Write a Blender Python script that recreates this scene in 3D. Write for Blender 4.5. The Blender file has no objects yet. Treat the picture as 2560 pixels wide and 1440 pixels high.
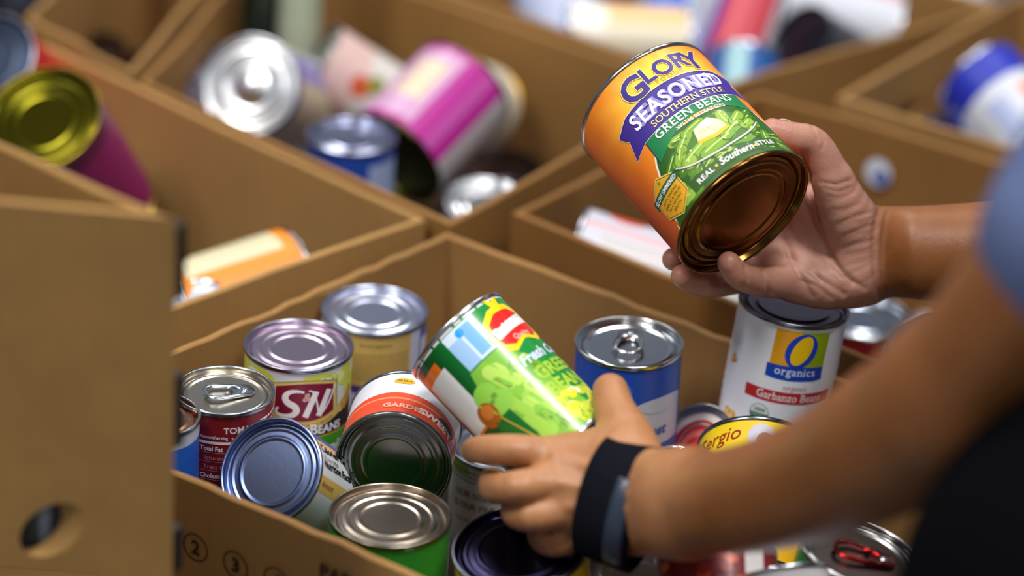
import bpy, bmesh, math, random
import numpy as np
from mathutils import Vector, Matrix, noise
from mathutils.geometry import tessellate_polygon

# ------------------------------------------------------------------ scene, camera
sc = bpy.context.scene
COL = sc.collection
W, H_IMG = 2560, 1440
LENS, SENSOR = 100.0, 36.0
F = LENS / SENSOR * W
PITCH, ROLL = math.radians(27.0), math.radians(4.0)
CAM = Vector((0.0, 0.0, 1.92))
_r0 = Vector((1, 0, 0))
FWD = Vector((0, math.cos(PITCH), -math.sin(PITCH)))
_u0 = Vector((0, math.sin(PITCH), math.cos(PITCH)))
RIGHT = math.cos(ROLL) * _r0 + math.sin(ROLL) * _u0
UP = -math.sin(ROLL) * _r0 + math.cos(ROLL) * _u0

cd = bpy.data.cameras.new('camera')
cd.lens, cd.sensor_width = LENS, SENSOR
cd.clip_start, cd.clip_end = 0.05, 60
cd.dof.use_dof = True
cd.dof.focus_distance = 1.893
cd.dof.aperture_fstop = 2.05
cd.dof.aperture_blades = 0
cam = bpy.data.objects.new('camera', cd)
COL.objects.link(cam)
m = Matrix((RIGHT, UP, -FWD)).transposed().to_4x4()
m.translation = CAM
cam.matrix_world = m
sc.camera = cam

# ------------------------------------------------------------------ world, lights, exposure
sc.view_settings.view_transform = 'Standard'
sc.view_settings.look = 'None'
sc.view_settings.gamma = 1.0
sc.view_settings.use_curve_mapping = False
sc.view_settings.exposure = 0.0

wd = bpy.data.worlds.new('warehouse_air')
sc.world = wd
wd.use_nodes = True
wd.node_tree.nodes['Background'].inputs[0].default_value = (0.74, 0.82, 1.0, 1)
wd.node_tree.nodes['Background'].inputs[1].default_value = 0.27

def area(name, loc, target, sx, sy, power, col=(1, 0.98, 0.96)):
    l = bpy.data.lights.new(name, 'AREA')
    l.shape, l.size, l.size_y, l.energy, l.color = 'RECTANGLE', sx, sy, power, col
    o = bpy.data.objects.new(name, l)
    COL.objects.link(o)
    o.location = loc
    o.rotation_euler = (Vector(target) - Vector(loc)).to_track_quat('-Z', 'Y').to_euler()
    return o
LAMPS = [((0.70, 1.05, 3.6), 0.30, 1.3, 64), ((-1.5, 0.7, 3.6), 0.30, 1.3, 66), ((0.6, 3.4, 3.6), 0.30, 1.3, 30), ((-1.1, 3.8, 3.6), 0.30, 1.3, 28), ((0.5, -1.0, 3.6), 0.30, 1.3, 18)]  # last lamp is an added fill for the carton faces and labels towards the camera
for _i, (_p, _sx, _sy, _e) in enumerate(LAMPS):
    area('ceiling_lamp_light', _p, (_p[0] * 0.9, _p[1] * 0.95 + 0.1, 0), _sx, _sy, _e)

# ------------------------------------------------------------------ picture helpers (world points from image measurements)
def ray(px, py):
    return FWD + RIGHT * ((px - W / 2) / F) - UP * ((py - H_IMG / 2) / F)
def at_depth(px, py, d):
    return CAM + ray(px, py) * d
def at_z(px, py, z):
    r = ray(px, py)
    return CAM + r * ((z - CAM.z) / r.z)
def project(P):
    v = P - CAM
    d = v.dot(FWD)
    return W / 2 + F * v.dot(RIGHT) / d, H_IMG / 2 - F * v.dot(UP) / d, d

# ------------------------------------------------------------------ materials
def lin(h):
    if isinstance(h, str):
        h = h.lstrip('#')
        c = [int(h[i:i + 2], 16) / 255 for i in (0, 2, 4)]
    else:
        c = h
    return tuple(x / 12.92 if x <= 0.04045 else ((x + 0.055) / 1.055) ** 2.4 for x in c)
_mats = {}
def new_mat(name):
    mt = bpy.data.materials.new(name)
    mt.use_nodes = True
    nt = mt.node_tree
    return mt, nt, nt.nodes['Principled BSDF']
def node(nt, t, **kw):
    n = nt.nodes.new(t)
    for k, v in kw.items():
        setattr(n, k, v)
    return n
def add_bump(nt, bs, scale, dist, detail=3, strength=0.4, stretch=None):
    tc = node(nt, 'ShaderNodeTexCoord')
    mp = node(nt, 'ShaderNodeMapping')
    if stretch:
        mp.inputs['Scale'].default_value = stretch
    nz = node(nt, 'ShaderNodeTexNoise')
    nz.inputs['Scale'].default_value = scale
    nz.inputs['Detail'].default_value = detail
    b = node(nt, 'ShaderNodeBump')
    b.inputs['Strength'].default_value = strength
    b.inputs['Distance'].default_value = dist
    nt.links.new(tc.outputs['Object'], mp.inputs['Vector'])
    nt.links.new(mp.outputs[0], nz.inputs['Vector'])
    nt.links.new(nz.outputs['Fac'], b.inputs['Height'])
    nt.links.new(b.outputs[0], bs.inputs['Normal'])
    return nz
def metal(hexcol, rough=0.28):
    k = ('metal', hexcol, rough)
    if k not in _mats:
        mt, nt, bs = new_mat('tin_' + hexcol.strip('#'))
        bs.inputs['Base Color'].default_value = (*lin(hexcol), 1)
        bs.inputs['Metallic'].default_value = 1.0
        bs.inputs['Roughness'].default_value = rough
        add_bump(nt, bs, 260, 0.0004, 2, 0.08)
        _mats[k] = mt
    return _mats[k]
def plain(hexcol, rough=0.5, name='plastic'):
    k = ('plain', hexcol, rough, name)
    if k not in _mats:
        mt, nt, bs = new_mat(name + '_' + hexcol.strip('#'))
        bs.inputs['Base Color'].default_value = (*lin(hexcol), 1)
        bs.inputs['Roughness'].default_value = rough
        add_bump(nt, bs, 120, 0.0006, 2, 0.15)
        _mats[k] = mt
    return _mats[k]
def print_mat(rough=0.3, coat=0.3):
    k = ('print', rough, coat)
    if k not in _mats:
        mt, nt, bs = new_mat('printed_label')
        a = node(nt, 'ShaderNodeAttribute', attribute_name='Col')
        nt.links.new(a.outputs['Color'], bs.inputs['Base Color'])
        bs.inputs['Roughness'].default_value = rough
        bs.inputs['Coat Weight'].default_value = coat
        bs.inputs['Coat Roughness'].default_value = 0.12
        add_bump(nt, bs, 60, 0.0006, 2, 0.10)
        _mats[k] = mt
    return _mats[k]
def cardboard(hexcol='#a87a48', seed=0):
    k = ('card', hexcol, seed)
    if k not in _mats:
        mt, nt, bs = new_mat('kraft_cardboard')
        tc = node(nt, 'ShaderNodeTexCoord')
        n1 = node(nt, 'ShaderNodeTexNoise'); n1.inputs['Scale'].default_value = 5 + seed; n1.inputs['Detail'].default_value = 6
        n2 = node(nt, 'ShaderNodeTexNoise'); n2.inputs['Scale'].default_value = 380; n2.inputs['Detail'].default_value = 4
        mp = node(nt, 'ShaderNodeMapping'); mp.inputs['Scale'].default_value = (1, 1, 0.12)
        nt.links.new(tc.outputs['Object'], n1.inputs['Vector'])
        nt.links.new(tc.outputs['Object'], mp.inputs['Vector'])
        nt.links.new(mp.outputs[0], n2.inputs['Vector'])
        ad = node(nt, 'ShaderNodeMath', operation='MULTIPLY_ADD')
        ad.inputs[1].default_value = 0.35
        nt.links.new(n2.outputs['Fac'], ad.inputs[0]); nt.links.new(n1.outputs['Fac'], ad.inputs[2])
        cr = node(nt, 'ShaderNodeValToRGB')
        c = lin(hexcol)
        cr.color_ramp.elements[0].position = 0.35; cr.color_ramp.elements[1].position = 0.95
        cr.color_ramp.elements[0].color = (*[x * 0.80 for x in c], 1)
        cr.color_ramp.elements[1].color = (*[min(1, x * 1.15) for x in c], 1)
        nt.links.new(ad.outputs[0], cr.inputs[0]); nt.links.new(cr.outputs[0], bs.inputs['Base Color'])
        bs.inputs['Roughness'].default_value = 0.75
        b = node(nt, 'ShaderNodeBump'); b.inputs['Strength'].default_value = 0.35; b.inputs['Distance'].default_value = 0.0012
        nt.links.new(ad.outputs[0], b.inputs['Height']); nt.links.new(b.outputs[0], bs.inputs['Normal'])
        _mats[k] = mt
    return _mats[k]

# ------------------------------------------------------------------ object helpers
def link_mesh(name, me, mat=None, parent=None):
    o = bpy.data.objects.new(name, me)
    COL.objects.link(o)
    if mat is not None and not me.materials:
        me.materials.append(mat)
    if parent is not None:
        o.parent = parent
    return o
def tag(o, label, cat, group=None, kind=None):
    if label: o['label'] = label
    if cat: o['category'] = cat
    if group: o['group'] = group
    if kind: o['kind'] = kind
    return o
def empty(name, mat=None):
    o = bpy.data.objects.new(name, None)
    o.empty_display_size = 0.02
    COL.objects.link(o)
    if mat is not None:
        o.matrix_world = mat
    return o
def mesh_from(name, verts, faces, smooth=True):
    me = bpy.data.meshes.new(name)
    me.from_pydata([tuple(v) for v in verts], [], faces)
    me.update()
    if smooth:
        me.polygons.foreach_set('use_smooth', [True] * len(me.polygons))
    return me
_lathe = {}
def lathe(name, prof, seg=56, closed=False):
    """revolve (r,z) pairs (metres) about z"""
    k = (name, tuple(prof), seg, closed)
    if k in _lathe:
        return _lathe[k]
    vs, fs, rows = [], [], []
    for r, z in prof:
        if r < 1e-7:
            rows.append([len(vs)]); vs.append((0, 0, z))
        else:
            rows.append(list(range(len(vs), len(vs) + seg)))
            vs += [(r * math.cos(2 * math.pi * i / seg), r * math.sin(2 * math.pi * i / seg), z) for i in range(seg)]
    pairs = list(zip(rows, rows[1:])) + ([(rows[-1], rows[0])] if closed else [])
    for a, b in pairs:
        for i in range(seg):
            j = (i + 1) % seg
            if len(a) == 1 and len(b) == 1: continue
            if len(a) == 1: fs.append((a[0], b[i], b[j]))
            elif len(b) == 1: fs.append((a[i], b[0], a[j]))
            else: fs.append((a[i], b[i], b[j], a[j]))
    me = mesh_from(name, vs, fs)
    _lathe[k] = me
    return me
# ------------------------------------------------------------------ lettering and flat print
_glyph = {}
def _text_mesh(s, bold):
    cu = bpy.data.curves.new('lettering', 'FONT')
    cu.body, cu.size, cu.offset, cu.resolution_u = s, 1.0, bold, 3
    ob = bpy.data.objects.new('lettering', cu)
    COL.objects.link(ob)
    dg = bpy.context.evaluated_depsgraph_get()
    ev = ob.evaluated_get(dg)
    me = ev.to_mesh()
    vs = [(v.co.x, v.co.y) for v in me.vertices]
    fs = [tuple(p.vertices) for p in me.polygons]
    ev.to_mesh_clear()
    bpy.data.objects.remove(ob)
    bpy.data.curves.remove(cu)
    return vs, fs
def _w(s, bold):
    v, f = _text_mesh(s, bold)
    return max(x for x, y in v) - min(x for x, y in v)
def glyph(c, bold=0.0):
    k = (c, bold)
    if k not in _glyph:
        if ('HH', bold) not in _glyph:
            _glyph[('HH', bold)] = _w('HH', bold)
        adv = _w('H' + c + 'H', bold) - _glyph[('HH', bold)]
        vs, fs = ([], []) if c == ' ' else _text_mesh(c, bold)
        _glyph[k] = (vs, fs, adv)
    return _glyph[k]
CAPH = 0.729
def serifs(vs, fs, thick=0.05, ext=0.065):
    cnt = {}
    for f in fs:
        for a, b in zip(f, f[1:] + f[:1]):
            e = (min(a, b), max(a, b)); cnt[e] = cnt.get(e, 0) + 1
    out = []
    ys = [y for x, y in vs]
    lo, hi = min(ys), max(ys)
    segs = {}
    for (a, b), n in cnt.items():
        if n == 1 and abs(vs[a][1] - vs[b][1]) < 0.004:
            y = vs[a][1]
            x0, x1 = sorted((vs[a][0], vs[b][0]))
            if 0.05 < x1 - x0 < 0.24:
                if abs(y - lo) < 0.01 and lo > -0.05: out.append((x0 - ext, lo, x1 + ext, lo + thick))
                elif abs(y - hi) < 0.01: out.append((x0 - ext, hi - thick, x1 + ext, hi))
    return out

class Art:
    """flat print laid out in millimetres: u around (or along), v up; later wrapped on a cylinder or a plane"""
    def __init__(self, w, h, base):
        self.w, self.h = w, h
        self.V, self.Fc, self.C = [], [], []
        self.rect(-w / 2, 0, w / 2, h, base, 0)
    def _add(self, vs, fs, col, layer):
        o = len(self.V)
        self.V += [(x, y, layer) for x, y in vs]
        for f in fs:
            self.Fc.append(tuple(o + i for i in f)); self.C.append(col)
    def rect(self, x0, y0, x1, y1, col, layer=1):
        self._add([(x0, y0), (x1, y0), (x1, y1), (x0, y1)], [(0, 1, 2, 3)], col, layer)
        return self
    def poly(self, pts, col, layer=1, holes=()):
        loops = [pts] + list(holes)
        tris = tessellate_polygon([[Vector((x, y, 0)) for x, y in l] for l in loops])
        flat = [p for l in loops for p in l]
        fs = []
        for a, b, c in tris:
            (x0, y0), (x1, y1), (x2, y2) = flat[a], flat[b], flat[c]
            fs.append((a, b, c) if (x1 - x0) * (y2 - y0) - (x2 - x0) * (y1 - y0) > 0 else (a, c, b))
        self._add(flat, fs, col, layer)
        return self
    def ell(self, cx, cy, rx, ry, col, layer=1, rot=0, n=36, hole=None):
        c, s = math.cos(math.radians(rot)), math.sin(math.radians(rot))
        def loop(a, b): return [(cx + a * math.cos(t) * c - b * math.sin(t) * s, cy + a * math.cos(t) * s + b * math.sin(t) * c) for t in [2 * math.pi * i / n for i in range(n)]]
        self.poly(loop(rx, ry), col, layer, [loop(rx * hole, ry * hole)] if hole else ())
        return self
    def bean(self, x0, y0, x1, y1, r, col, layer=1, n=8):
        a = math.atan2(y1 - y0, x1 - x0)
        pts = [(x1 + r * math.cos(a - math.pi / 2 + math.pi * i / n), y1 + r * math.sin(a - math.pi / 2 + math.pi * i / n)) for i in range(n + 1)]
        pts += [(x0 + r * math.cos(a + math.pi / 2 + math.pi * i / n), y0 + r * math.sin(a + math.pi / 2 + math.pi * i / n)) for i in range(n + 1)]
        self.poly(pts, col, layer)
        return self
    def line(self, pts, wd, col, layer=1):
        L, R_ = [], []
        for i, p in enumerate(pts):
            a, b = pts[max(0, i - 1)], pts[min(len(pts) - 1, i + 1)]
            dx, dy = b[0] - a[0], b[1] - a[1]
            q = math.hypot(dx, dy) or 1
            ww = wd(i / (len(pts) - 1)) if callable(wd) else wd
            L.append((p[0] - dy / q * ww / 2, p[1] + dx / q * ww / 2)); R_.append((p[0] + dy / q * ww / 2, p[1] - dx / q * ww / 2))
        n = len(pts)
        self._add(L + R_, [(i, n + i, n + i + 1, i + 1) for i in range(n - 1)], col, layer)
        return self
    def text(self, s, u, v, size, col, layer=2, bold=0.0, serif=False, shear=0.0, xs=1.0, track=0.0, align='c', rot=0.0, arc=None, sizes=None):
        """size = capital height in mm; (u,v) = baseline anchor; arc = radius (+ bulges up)"""
        k = size / CAPH
        x = 0; items = []
        for i, c in enumerate(s):
            vs, fs, adv = glyph(c, bold)
            f = sizes[i] if sizes else 1.0
            items.append((x, f, vs, fs, c)); x += (adv + track) * f
        x -= track
        off = {'c': -x / 2, 'l': 0, 'r': -x}[align]
        cr, sr = math.cos(math.radians(rot)), math.sin(math.radians(rot))
        for gx, f, vs, fs, c in items:
            quads = []
            if serif and vs:
                quads = serifs(vs, fs)
            def tr(p):
                X = (gx + off + p[0] * f + shear * p[1] * f) * k * xs
                Y = p[1] * f * k
                if arc:
                    a = X / arc
                    X, Y = (arc + Y) * math.sin(a), (arc + Y) * math.cos(a) - arc
                return (u + X * cr - Y * sr, v + X * sr + Y * cr)
            self._add([tr(p) for p in vs], fs, col, layer)
            for (a0, b0, a1, b1) in quads:
                self._add([tr((a0, b0)), tr((a1, b0)), tr((a1, b1)), tr((a0, b1))], [(0, 1, 2, 3)], col, layer)
        return self
    def lines(self, x0, x1, y1, n, dy, col, h=0.7, layer=2, seed=1):
        """rows of unreadably small print"""
        rnd = random.Random(seed)
        for i in range(n):
            x = x0
            while x < x1 - 1:
                wd = rnd.uniform(1.2, 4.0)
                self.rect(x, y1 - i * dy, min(x + wd, x1), y1 - i * dy + h, col, layer)
                x += wd + 0.7
        return self
    def _cut(self, us, vs):
        bm = bmesh.new()
        lay = bm.faces.layers.int.new('cid')
        bv = [bm.verts.new(p) for p in self.V]
        for i, f in enumerate(self.Fc):
            try:
                fc = bm.faces.new([bv[j] for j in f]); fc[lay] = i
            except ValueError:
                pass
        for val, nrm in [(x, (1, 0, 0)) for x in us] + [(y, (0, 1, 0)) for y in vs]:
            bmesh.ops.bisect_plane(bm, geom=bm.verts[:] + bm.edges[:] + bm.faces[:], plane_co=(val if nrm[0] else 0, 0 if nrm[0] else val, 0), plane_no=nrm, dist=1e-5)
        return bm, lay
    def _finish(self, name, bm, lay, f):
        bm.verts.index_update()
        flat = [tuple(v.co) for v in bm.verts]
        cols, faces = [], []
        for fc in bm.faces:
            c = self.C[fc[lay]]
            faces.append([v.index for v in fc.verts])
            for v in fc.verts:
                cols.append(lin(c(v.co.x, v.co.y)) if callable(c) else lin(c))
        bm.free()
        P, N = zip(*[f(*p) for p in flat])
        me = bpy.data.meshes.new(name)
        me.from_pydata(P, [], faces)
        ca = me.color_attributes.new('Col', 'FLOAT_COLOR', 'CORNER')
        ca.data.foreach_set('color', [x for c in cols for x in (*c, 1.0)])
        me.polygons.foreach_set('use_smooth', [True] * len(me.polygons))
        me.update()
        me.normals_split_custom_set_from_vertices(N)
        return me
    def wrap(self, name, R, v0, bead=None, step=6.0):
        """wrap on a cylinder of radius R (m)"""
        Rm = R * 1000
        n = int(360 / step)
        us = [math.radians(-180 + step * i) * Rm for i in range(1, n)]
        us = [u for u in us if -self.w / 2 < u < self.w / 2]
        vs = [bead[0] + (bead[1] - bead[0]) * i / bead[2] for i in range(bead[2] + 1)] if bead else []
        bm, lay = self._cut(us, vs)
        def f(u, v, l):
            a = u / Rm
            r = R + 0.00012 + l * 0.00005
            if bead and bead[0] <= v <= bead[1]:
                r += bead[4] * (0.5 - 0.5 * math.cos(2 * math.pi * (v - bead[0]) / (bead[1] - bead[0]) * bead[3]))
            return (r * math.cos(a), r * math.sin(a), v / 1000 + v0), (math.cos(a), math.sin(a), 0)
        return self._finish(name, bm, lay, f)
    def flat(self, name, org, ux, uy, eps=0.00012):
        bm, lay = self._cut([], [])
        n = ux.cross(uy).normalized()
        f = lambda u, v, l: (tuple(org + ux * (u / 1000) + uy * (v / 1000) + n * eps * (l + 1)), tuple(n))
        return self._finish(name, bm, lay, f)

# ------------------------------------------------------------------ tin cans
def lid_profile(Rm, style):
    if style == 'plain':
        p = [(0, -3.4), (.47 * Rm, -3.4), (.50 * Rm, -2.7), (.55 * Rm, -2.7), (.58 * Rm, -3.5), (.68 * Rm, -3.7), (.71 * Rm, -3.0), (.76 * Rm, -3.0), (.79 * Rm, -3.9), (.87 * Rm, -4.0)]
    elif style == 'wide':
        p = [(0, -3.2), (.60 * Rm, -3.2), (.63 * Rm, -2.5), (.67 * Rm, -2.5), (.70 * Rm, -3.5), (.78 * Rm, -3.6), (.81 * Rm, -3.0), (.85 * Rm, -3.0), (.88 * Rm, -4.0)]
    elif style == 'deep':
        p = [(0, -2.6), (.30 * Rm, -2.6), (.34 * Rm, -4.6), (.52 * Rm, -4.9), (.56 * Rm, -3.4), (.66 * Rm, -3.2), (.70 * Rm, -4.6), (.82 * Rm, -4.6), (.87 * Rm, -3.2)]
    else:
        p = [(0, -4.2), (.36 * Rm, -4.2), (.76 * Rm, -4.2), (.79 * Rm, -3.4), (.83 * Rm, -3.4), (.87 * Rm, -4.2)]
    p += [(.905 * Rm, -5.4), (.94 * Rm, -5.4), (.957 * Rm, -4.6), (Rm - .9, -0.7)]
    out = [p[0]]                                   # holding loops keep the flat panels flat
    for (r0, z0), (r1, z1) in zip(p, p[1:]):
        L = math.hypot(r1 - r0, z1 - z0)
        if L > 1.8 and style != 'deep':
            for q in ((0.35 / L, 1 - 0.35 / L) if r0 > 0 else (1 - 0.35 / L,)):
                out.append((r0 + (r1 - r0) * q, z0 + (z1 - z0) * q))
        out.append((r1, z1))
    return out
def rim_profile(Rm):
    return [(Rm - .9, -.7), (Rm - .55, -.15), (Rm - .1, 0), (Rm + .5, 0), (Rm + .95, -.25), (Rm + 1.1, -.8), (Rm + 1.1, -2.7), (Rm + .8, -3.1), (Rm + .05, -3.3)]
def tab_mesh(sc_=1.0):
    key = ('tab', sc_)
    if key in _lathe: return _lathe[key]
    def outline(a0, half, w0, w1, n=10):
        pts = []
        for i in range(n + 1):
            t = -math.pi / 2 + math.pi * i / n
            pts.append((a0 + half + w0 * 0.9 * math.cos(t), w0 * math.sin(t)))
        for i in range(n + 1):
            t = math.pi / 2 + math.pi * i / n
            pts.append((a0 - half + w1 * 0.8 * math.cos(t), w1 * math.sin(t)))
        return pts
    out = outline(9, 10, 10.0, 7.0)
    inn = outline(16, 3.4, 6.6, 5.6)
    loops = [out, inn]
    tris = tessellate_polygon([[Vector((x, y, 0)) for x, y in l] for l in loops])
    flat = [p for l in loops for p in l]
    n = len(flat)
    vs, fs = [], []
    def zz(x): return 0.0006 + max(0, x) * 0.00007 * sc_
    for th in (0.0, 0.0017):
        vs += [(x * .001 * sc_, y * .001 * sc_, zz(x) + th) for x, y in flat]
    for a, b, c in tris:
        fs.append((a + n, b + n, c + n)); fs.append((c, b, a))
    k = 0
    for l in loops:
        q = len(l)
        for i in range(q):
            j = (i + 1) % q
            fs.append((k + i, k + j, k + j + n, k + i + n))
        k += q
    me = mesh_from('pull_tab', vs, fs, False)
    bm = bmesh.new(); bm.from_mesh(me)
    bmesh.ops.recalc_face_normals(bm, faces=bm.faces[:])
    bmesh.ops.bevel(bm, geom=[e for e in bm.edges if len(e.link_faces) == 2 and e.calc_face_angle(0) > 0.9], offset=0.0004, segments=2, affect='EDGES', clamp_overlap=True)
    bm.to_mesh(me); bm.free()
    me.polygons.foreach_set('use_smooth', [True] * len(me.polygons))
    _lathe[key] = me
    return me
def build_can(name, R, H, art, lid='plain', lidc='#c9ccd6', rimc=None, bot='plain', botc=None, tab=None, tabc='#d8dade', rough=0.26, bead=None, lidart=None, prn=(0.42, 0.08)):
    """empty at the base centre, z towards the top; tin body, two ends, paper label"""
    Rm, Hm = R * 1000, H * 1000
    t = empty(name)
    rimc = rimc or lidc
    def mm(p, z0=0.0, sg=1): return [(r / 1000, z0 + sg * z / 1000) for r, z in p]
    link_mesh('can_body', lathe('can_body', [(R * .985, .003), (R, .0045), (R, H - .0045), (R * .985, H - .003)]), metal('#c9ccd2', 0.3), t)
    def end(nm, style, col, z0, sg, rimname, rc):
        me = lathe(nm + style + col + str(sg), mm(lid_profile(Rm, style), z0, sg))
        if not me.materials: me.materials.append(metal(col, rough))
        l = link_mesh(nm, me, None, t)
        me2 = lathe(rimname + rc + str(sg), mm(rim_profile(Rm), z0, sg))
        if not me2.materials: me2.materials.append(metal(rc, min(rough, 0.24)))
        link_mesh(rimname, me2, None, t)
        return l
    lo = end('lid', lid, lidc, H, 1, 'rim', rimc)
    end('base_end', bot, botc or lidc, 0.0, -1, 'base_rim', botc or rimc)
    if art is not None:
        me = art.wrap('label', R, 0.0035, bead)
        me.materials.append(print_mat(*prn))
        link_mesh('label', me, None, t)
    if lidart is not None:
        me = lidart.flat('lid_print', Vector((0, 0, H - 0.0031)), Vector((1, 0, 0)), Vector((0, 1, 0)))
        me.materials.append(print_mat(*prn))
        link_mesh('lid_print', me, None, t)
    if tab is not None:
        pt = link_mesh('pull_tab', tab_mesh(Rm / 32.0), metal(tabc, 0.22), t)
        pt.location = (0, 0, H - 0.0042)
        pt.rotation_euler = (0, 0, math.radians(tab))
        pt.location.x -= math.cos(math.radians(tab)) * R * 0.42
        pt.location.y -= math.sin(math.radians(tab)) * R * 0.42
        rv = link_mesh('rivet', lathe('rivet', [(0, .0026), (.002, .0026), (.0028, .0018), (.003, 0)], 16), metal(tabc, 0.2), pt)
        rv.location = (0.0, 0, 0.0008)
    return t
def frame_for(E, axis_down, H, end, face_deg, spin_ref=None):
    """matrix with origin at the base centre; axis_down points from the measured end E to the other end"""
    a = axis_down.normalized()
    if end == 'top':
        z, base = -a, E + a * H
    else:
        z, base = a, E.copy()
    mid = base + z * H / 2
    c = CAM - mid
    x = (c - z * c.dot(z)).normalized()
    y = z.cross(x)
    f = math.radians(face_deg)
    x2 = x * math.cos(f) + y * math.sin(f)
    y2 = z.cross(x2)
    M = Matrix((x2, y2, z)).transposed().to_4x4()
    M.translation = base
    return M
def axis_dir(px, py, ang, tilt):
    v = ray(px, py).normalized()
    a = math.radians(ang)
    d = RIGHT * math.cos(a) - UP * math.sin(a)
    d = (d - v * d.dot(v)).normalized()
    t = math.radians(tilt)
    return d * math.cos(t) + v * math.sin(t)
def put_can(t, label, group, px, py, a_px, R, H, ang=None, tilt=None, end='top', face=0.0, cat='can', lean=None):
    """px,py = image centre of a measured end, a_px = its half width, ang/tilt = which way the can runs from it"""
    d = R * F / a_px
    E = at_depth(px, py, d)
    ax = Vector((0, 0, -1)) if ang is None else axis_dir(px, py, ang, tilt)
    if lean: ax = (ax + RIGHT * lean[0] + FWD * lean[1]).normalized()
    t.matrix_world = frame_for(E, ax, H, end, face)
    tag(t, label, cat, group)
    return t
# ------------------------------------------------------------------ the setting
TZ, RZ = 0.75, 0.978            # table top, carton rims
def box_mesh(name, x0, y0, z0, x1, y1, z1):
    v = [(x, y, z) for z in (z0, z1) for y in (y0, y1) for x in (x0, x1)]
    return mesh_from(name, v, [(0, 2, 3, 1), (4, 5, 7, 6), (0, 1, 5, 4), (1, 3, 7, 5), (3, 2, 6, 7), (2, 0, 4, 6)], False)
tag(link_mesh('floor', box_mesh('floor', -4, -2, -0.05, 4, 6.5, 0), plain('#6f6e6c', 0.45, 'concrete')), 'grey concrete warehouse floor below the table', None, kind='structure')
tag(link_mesh('ceiling', box_mesh('ceiling', -4, -2, 3.9, 4, 6.5, 3.95), plain('#8d94a2', 0.8, 'ceiling_paint')), 'pale grey warehouse ceiling', None, kind='structure')
for i, (p, sx, sy, e) in enumerate(LAMPS):
    t = empty('ceiling_lamp', Matrix.Translation((p[0], p[1], 3.75)))
    tag(t, ['strip lamp over the person', 'strip lamp over the near left carton', 'strip lamp over the far right cartons', 'strip lamp over the far left cartons', 'added fill lamp behind the viewpoint'][i] + ' hanging from the ceiling', 'lamp', 'ceiling strip lamps')
    link_mesh('lamp_housing', box_mesh('lamp_housing', -sx / 2 - .03, -sy / 2 - .03, -0.1, sx / 2 + .03, sy / 2 + .03, 0.0), plain('#e6e6e6', 0.4, 'enamel'), t)
    for s in (-1, 1):
        link_mesh('hanger', box_mesh('hanger', -.01, s * sy * .4 - .01, 0.0, .01, s * sy * .4 + .01, 0.15), plain('#9a9a9a', 0.4, 'steel'), t)

def V2(px, py, z=RZ):
    p = at_z(px, py, z); return Vector((p.x, p.y, 0))
# rim corners of the cartons
A = V2(1120, 580); Lc = V2(69, 1021)
e1 = (V2(1965, 888) - A).normalized(); e2 = (Lc - A).normalized()
Rc = A + e1 * 0.56; Fc = Lc + e1 * 0.56

# table: top board and legs
tb = empty('table', Matrix.Translation((0.0, 2.0, 0)))
tag(tb, 'plain grey work table under the open cartons', 'table')
tn = Vector((e1.x, e1.y, 0)); tm = Vector((-e1.y, e1.x, 0))
def tpt(a, b): return A + tn * a + tm * b - Vector((0, 2.0, 0))
quad = [tpt(-1.15, -0.75), tpt(0.60, -0.75), tpt(0.60, 0.95), tpt(-1.15, 0.95)]
link_mesh('table_top', mesh_from('table_top', [(*q.xy, TZ - .03) for q in quad] + [(*q.xy, TZ) for q in quad], [(3, 2, 1, 0), (4, 5, 6, 7), (0, 1, 5, 4), (1, 2, 6, 5), (2, 3, 7, 6), (3, 0, 4, 7)], False), plain('#5d5a57', 0.5, 'laminate'), tb)
for a in (-1.1, 0.55):
    for b in (-0.7, 0.9):
        q = tpt(a, b)
        lg = link_mesh('leg', box_mesh('leg', -.025, -.025, 0, .025, .025, TZ - .031), plain('#3c3c3e', 0.4, 'steel'), tb)
        lg.location = (q.x, q.y, 0.0005)

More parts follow.
